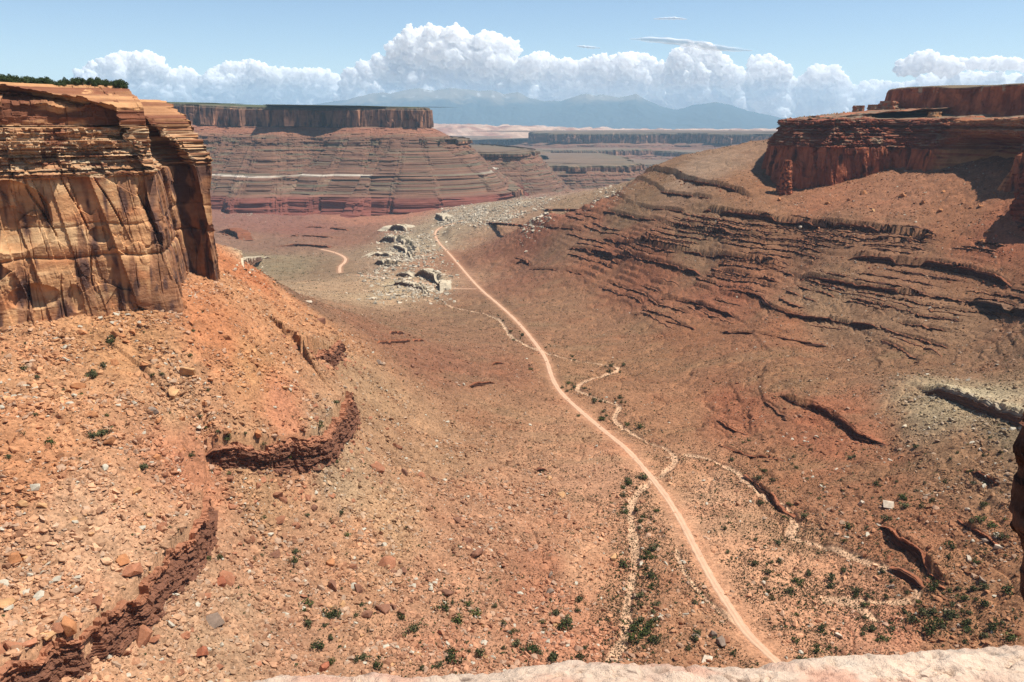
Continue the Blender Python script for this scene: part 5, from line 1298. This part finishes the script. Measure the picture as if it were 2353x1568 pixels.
def cloud(label, tops, base, seed, r=RC, lump=22, thick=1., name='cumulus_cloud', vox=62.):
    """tops: (U, V) along the upper outline; filled down to the base line with heaped puffs"""
    rg = np.random.default_rng(seed)
    k = r / FPX
    tu = np.array([t[0] for t in tops], float); tv_ = np.array([t[1] for t in tops], float)
    L0 = []
    u = tu[0]
    while u <= tu[-1]:
        vt = np.interp(u, tu, tv_); v = vt + lump * .55
        while v < base + lump * .3:
            rad = lump * rg.uniform(.75, 1.25)
            L0.append((u + rg.uniform(-.4, .4) * lump, v + (rad - lump) * .6, rad, rg.uniform(-1, 1)))
            v += lump * rg.uniform(.8, 1.1)
        u += lump * rg.uniform(.7, .95)
    L0 = np.array(L0)
    cen = np.empty((len(L0), 3)); rad = L0[:, 2] * k
    for a in range(len(L0)):
        d = PR(L0[a, 0], L0[a, 1], r + L0[a, 3] * lump * k * 1.6 * thick); cen[a] = d
    allc, allr = [cen], [rad]
    c0, r0 = cen, rad
    for lev, (nch, fr) in enumerate(((14, .45), (7, .45))):
        d = rg.normal(size=(len(c0), nch, 3)); d[..., 1] -= .45; d[..., 2] += .25
        d /= np.linalg.norm(d, axis=-1)[..., None]
        c1_ = (c0[:, None] + d * (r0[:, None] * rg.uniform(.75, .98, (len(c0), nch)))[..., None]).reshape(-1, 3)
        r1_ = (r0[:, None] * fr * rg.uniform(.6, 1.25, (len(c0), nch))).reshape(-1)
        allc.append(c1_); allr.append(r1_); c0, r0 = c1_, r1_
    Cc = np.vstack(allc); Rr = np.concatenate(allr)
    nb = len(allc[0]) + len(allc[1])
    which = np.where(np.arange(len(Cc)) < nb, 1, 0)
    rot = rotm(rg, len(Cc), 1.)
    rot = rot * np.array([1., 1., .86])[None, :, None]
    v, f, _ = merge(IC, which, Cc, Rr, rot, np.ones((len(Cc), 3)))
    o = mk(name, v, f, CM, smooth=True)
    md = o.modifiers.new('skin', 'REMESH'); md.mode = 'VOXEL'; md.voxel_size = vox * r / RC
    dg = bpy.context.evaluated_depsgraph_get()
    me = bpy.data.meshes.new_from_object(o.evaluated_get(dg)); o.modifiers.clear(); o.data = me
    n_ = len(me.vertices); a = np.empty(n_ * 3, np.float32); me.vertices.foreach_get('co', a); a = a.reshape(-1, 3).astype(float)
    b_ = np.empty(n_ * 3, np.float32); me.vertex_normals.foreach_get('vector', b_); b_ = b_.reshape(-1, 3)
    k1 = k * lump
    nz = fbm(a[:, 0] / (k1 * .5) + a[:, 1] / (k1 * .9), a[:, 2] / (k1 * .5) - a[:, 1] / (k1 * 1.1), 4, seed + 60, .6)
    a += b_ * (np.abs(nz) * .30 - .07)[:, None] * k1
    me.vertices.foreach_set('co', a.astype(np.float32).ravel()); me.update()
    me.polygons.foreach_set('use_smooth', np.ones(len(me.polygons), dtype=bool))
    return tag(o, label, 'cloud')
CB = 268
cloud('huge towering white cumulus cloud above the blue mountains', [(800,172),(830,160),(862,150),(890,128),(875,112),(900,108),(935,92),(945,76),(975,68),(1010,74),(1045,70),(1065,88),(1090,92),(1115,88),(1150,98),(1170,120),(1182,140)], CB, 1, lump=20)
cloud('broad heaped white cloud bank to the east of the great tower', [(1185,148),(1215,142),(1240,130),(1270,140),(1300,152),(1340,150),(1375,138),(1405,140),(1430,134),(1460,138),(1500,146),(1520,158)], CB, 2, lump=18, r=RC * .98)
cloud('tall white cloud tower under the thin grey streak cloud', [(1545,150),(1560,125),(1580,112),(1605,110),(1635,118),(1650,140),(1680,156),(1700,172)], CB, 3, lump=17, r=RC * .97)
cloud('narrow white cloud tower beside the streaked one', [(1722,168),(1735,142),(1755,132),(1780,148),(1800,165),(1808,190)], CB, 4, lump=14, r=RC * .98)
cloud('small puffed cloud tower with two heads', [(1840,184),(1865,160),(1880,154),(1890,170),(1905,158),(1925,160),(1935,182),(1938,200)], CB, 5, lump=13)
cloud('low white cloud row behind the mesa skyline', [(1948,204),(1975,200),(2000,198),(2030,196),(2060,202),(2090,198),(2130,182),(2170,188),(2210,180),(2260,176),(2310,180),(2370,186),(2420,190)], CB, 6, lump=14, r=RC * 1.02)
cloud('bright flat based cloud floating above the upper mesa tier', [(2068,150),(2100,132),(2130,126),(2160,134),(2190,146),(2205,154)], 160, 7, lump=11, r=RC * .95)
cloud('thin grey white cloud sheet next to the flat based cloud', [(2195,142),(2240,138),(2290,138),(2350,142),(2420,146)], 152, 8, lump=8, r=RC * 1.0)
cloud('faint pale cloud heap above the sunlit cliff', [(195,168),(225,150),(255,138),(290,128),(320,136),(350,132),(378,138),(372,158),(385,172)], CB, 9, lump=15, r=RC * 1.3)
cloud('small pale cloud heap beside the faint one', [(395,168),(420,160),(445,166),(458,180)], CB, 10, lump=12, r=RC * 1.3)
cloud('long pale cloud bank above the banded mesa', [(470,182),(500,165),(530,152),(560,148),(590,152),(620,164),(660,168),(700,168),(740,166),(770,182),(800,182)], CB, 11, lump=14, r=RC * 1.25)
cloud('dim low cloud layer along the horizon', [(130,205),(300,196),(480,200),(700,200),(900,205),(1100,210),(1300,205),(1600,215),(1900,215),(2200,215),(2450,215)], CB + 4, 12, lump=17, r=RC * 1.4)
# thin streak clouds
WM = bpy.data.materials.new('thin_cloud'); WM.use_nodes = True
t_ = WM.node_tree; b = t_.nodes['Principled BSDF']; b.inputs['Base Color'].default_value = (.85, .85, .85, 1); b.inputs['Roughness'].default_value = 1; b.inputs['Specular IOR Level'].default_value = 0
ge_ = t_.nodes.new('ShaderNodeNewGeometry'); mp_ = t_.nodes.new('ShaderNodeMapping'); mp_.inputs['Scale'].default_value = (.00035, .0012, .0018)
tn_ = t_.nodes.new('ShaderNodeTexNoise'); tn_.inputs['Scale'].default_value = 1; tn_.inputs['Detail'].default_value = 6
mr_ = t_.nodes.new('ShaderNodeMapRange'); mr_.inputs['From Min'].default_value = .35; mr_.inputs['From Max'].default_value = .75; mr_.inputs['To Max'].default_value = .75
t_.links.new(ge_.outputs['Position'], mp_.inputs['Vector']); t_.links.new(mp_.outputs[0], tn_.inputs['Vector']); t_.links.new(tn_.outputs[0], mr_.inputs['Value']); t_.links.new(mr_.outputs[0], b.inputs['Alpha'])
def streak(label, pts_px, wv, seed):
    pl, L = resample(chaikin(np.array([PR(u, v, 52000) for u, v in pts_px]), 2), 90)
    ag = np.linspace(0, 2 * pi, 16, endpoint=False); f = np.sin(np.linspace(0, pi, 90)) ** .6 + .01
    k = 52000 / FPX
    f = f * (1 + .4 * perlin(np.linspace(0, 9, 90), np.zeros(90), seed))
    V_ = pl[:, None, :] + np.stack([0 * ag[None] * f[:, None], np.cos(ag)[None] * f[:, None] * wv * k * 3, np.sin(ag)[None] * f[:, None] * wv * k], -1)
    o = mk('streak_cloud', V_.reshape(-1, 3), gridF(90, 16, True), WM, smooth=True)
    tag(o, label, 'cloud')
streak('long thin grey streak cloud crossing the white tower', [(1445, 90), (1520, 92), (1600, 102), (1660, 112), (1730, 117)], 7, 1)
streak('faint tiny wisp of cloud high in the blue sky', [(1325, 106), (1352, 109), (1380, 111)], 2.5, 2)
streak('faint highest wisp of cloud near the top of the sky', [(1500, 44), (1550, 42), (1580, 45)], 2.5, 3)

# ------------------------------------------------------------------ the air
hz = np.array([(-60000, -20, -820), (60000, -20, -820), (60000, 53000, -820), (-60000, 53000, -820), (-60000, -20, 1720), (60000, -20, 1720), (60000, 53000, 1720), (-60000, 53000, 1720)], float)
hz[[0, 1, 4, 5], 1] = -600
HM = bpy.data.materials.new('air'); HM.use_nodes = True
t_ = HM.node_tree; t_.nodes.remove(t_.nodes['Principled BSDF'])
pv_ = t_.nodes.new('ShaderNodeVolumePrincipled'); pv_.inputs['Color'].default_value = (.50, .78, 1.0, 1); pv_.inputs['Density'].default_value = 1.9e-5; pv_.inputs['Anisotropy'].default_value = .0
t_.links.new(pv_.outputs[0], t_.nodes['Material Output'].inputs['Volume'])
o = mk('haze', hz, np.array([[0, 3, 2, 1], [4, 5, 6, 7], [0, 1, 5, 4], [1, 2, 6, 5], [2, 3, 7, 6], [3, 0, 4, 7]]), HM); tag(o, kind='stuff')
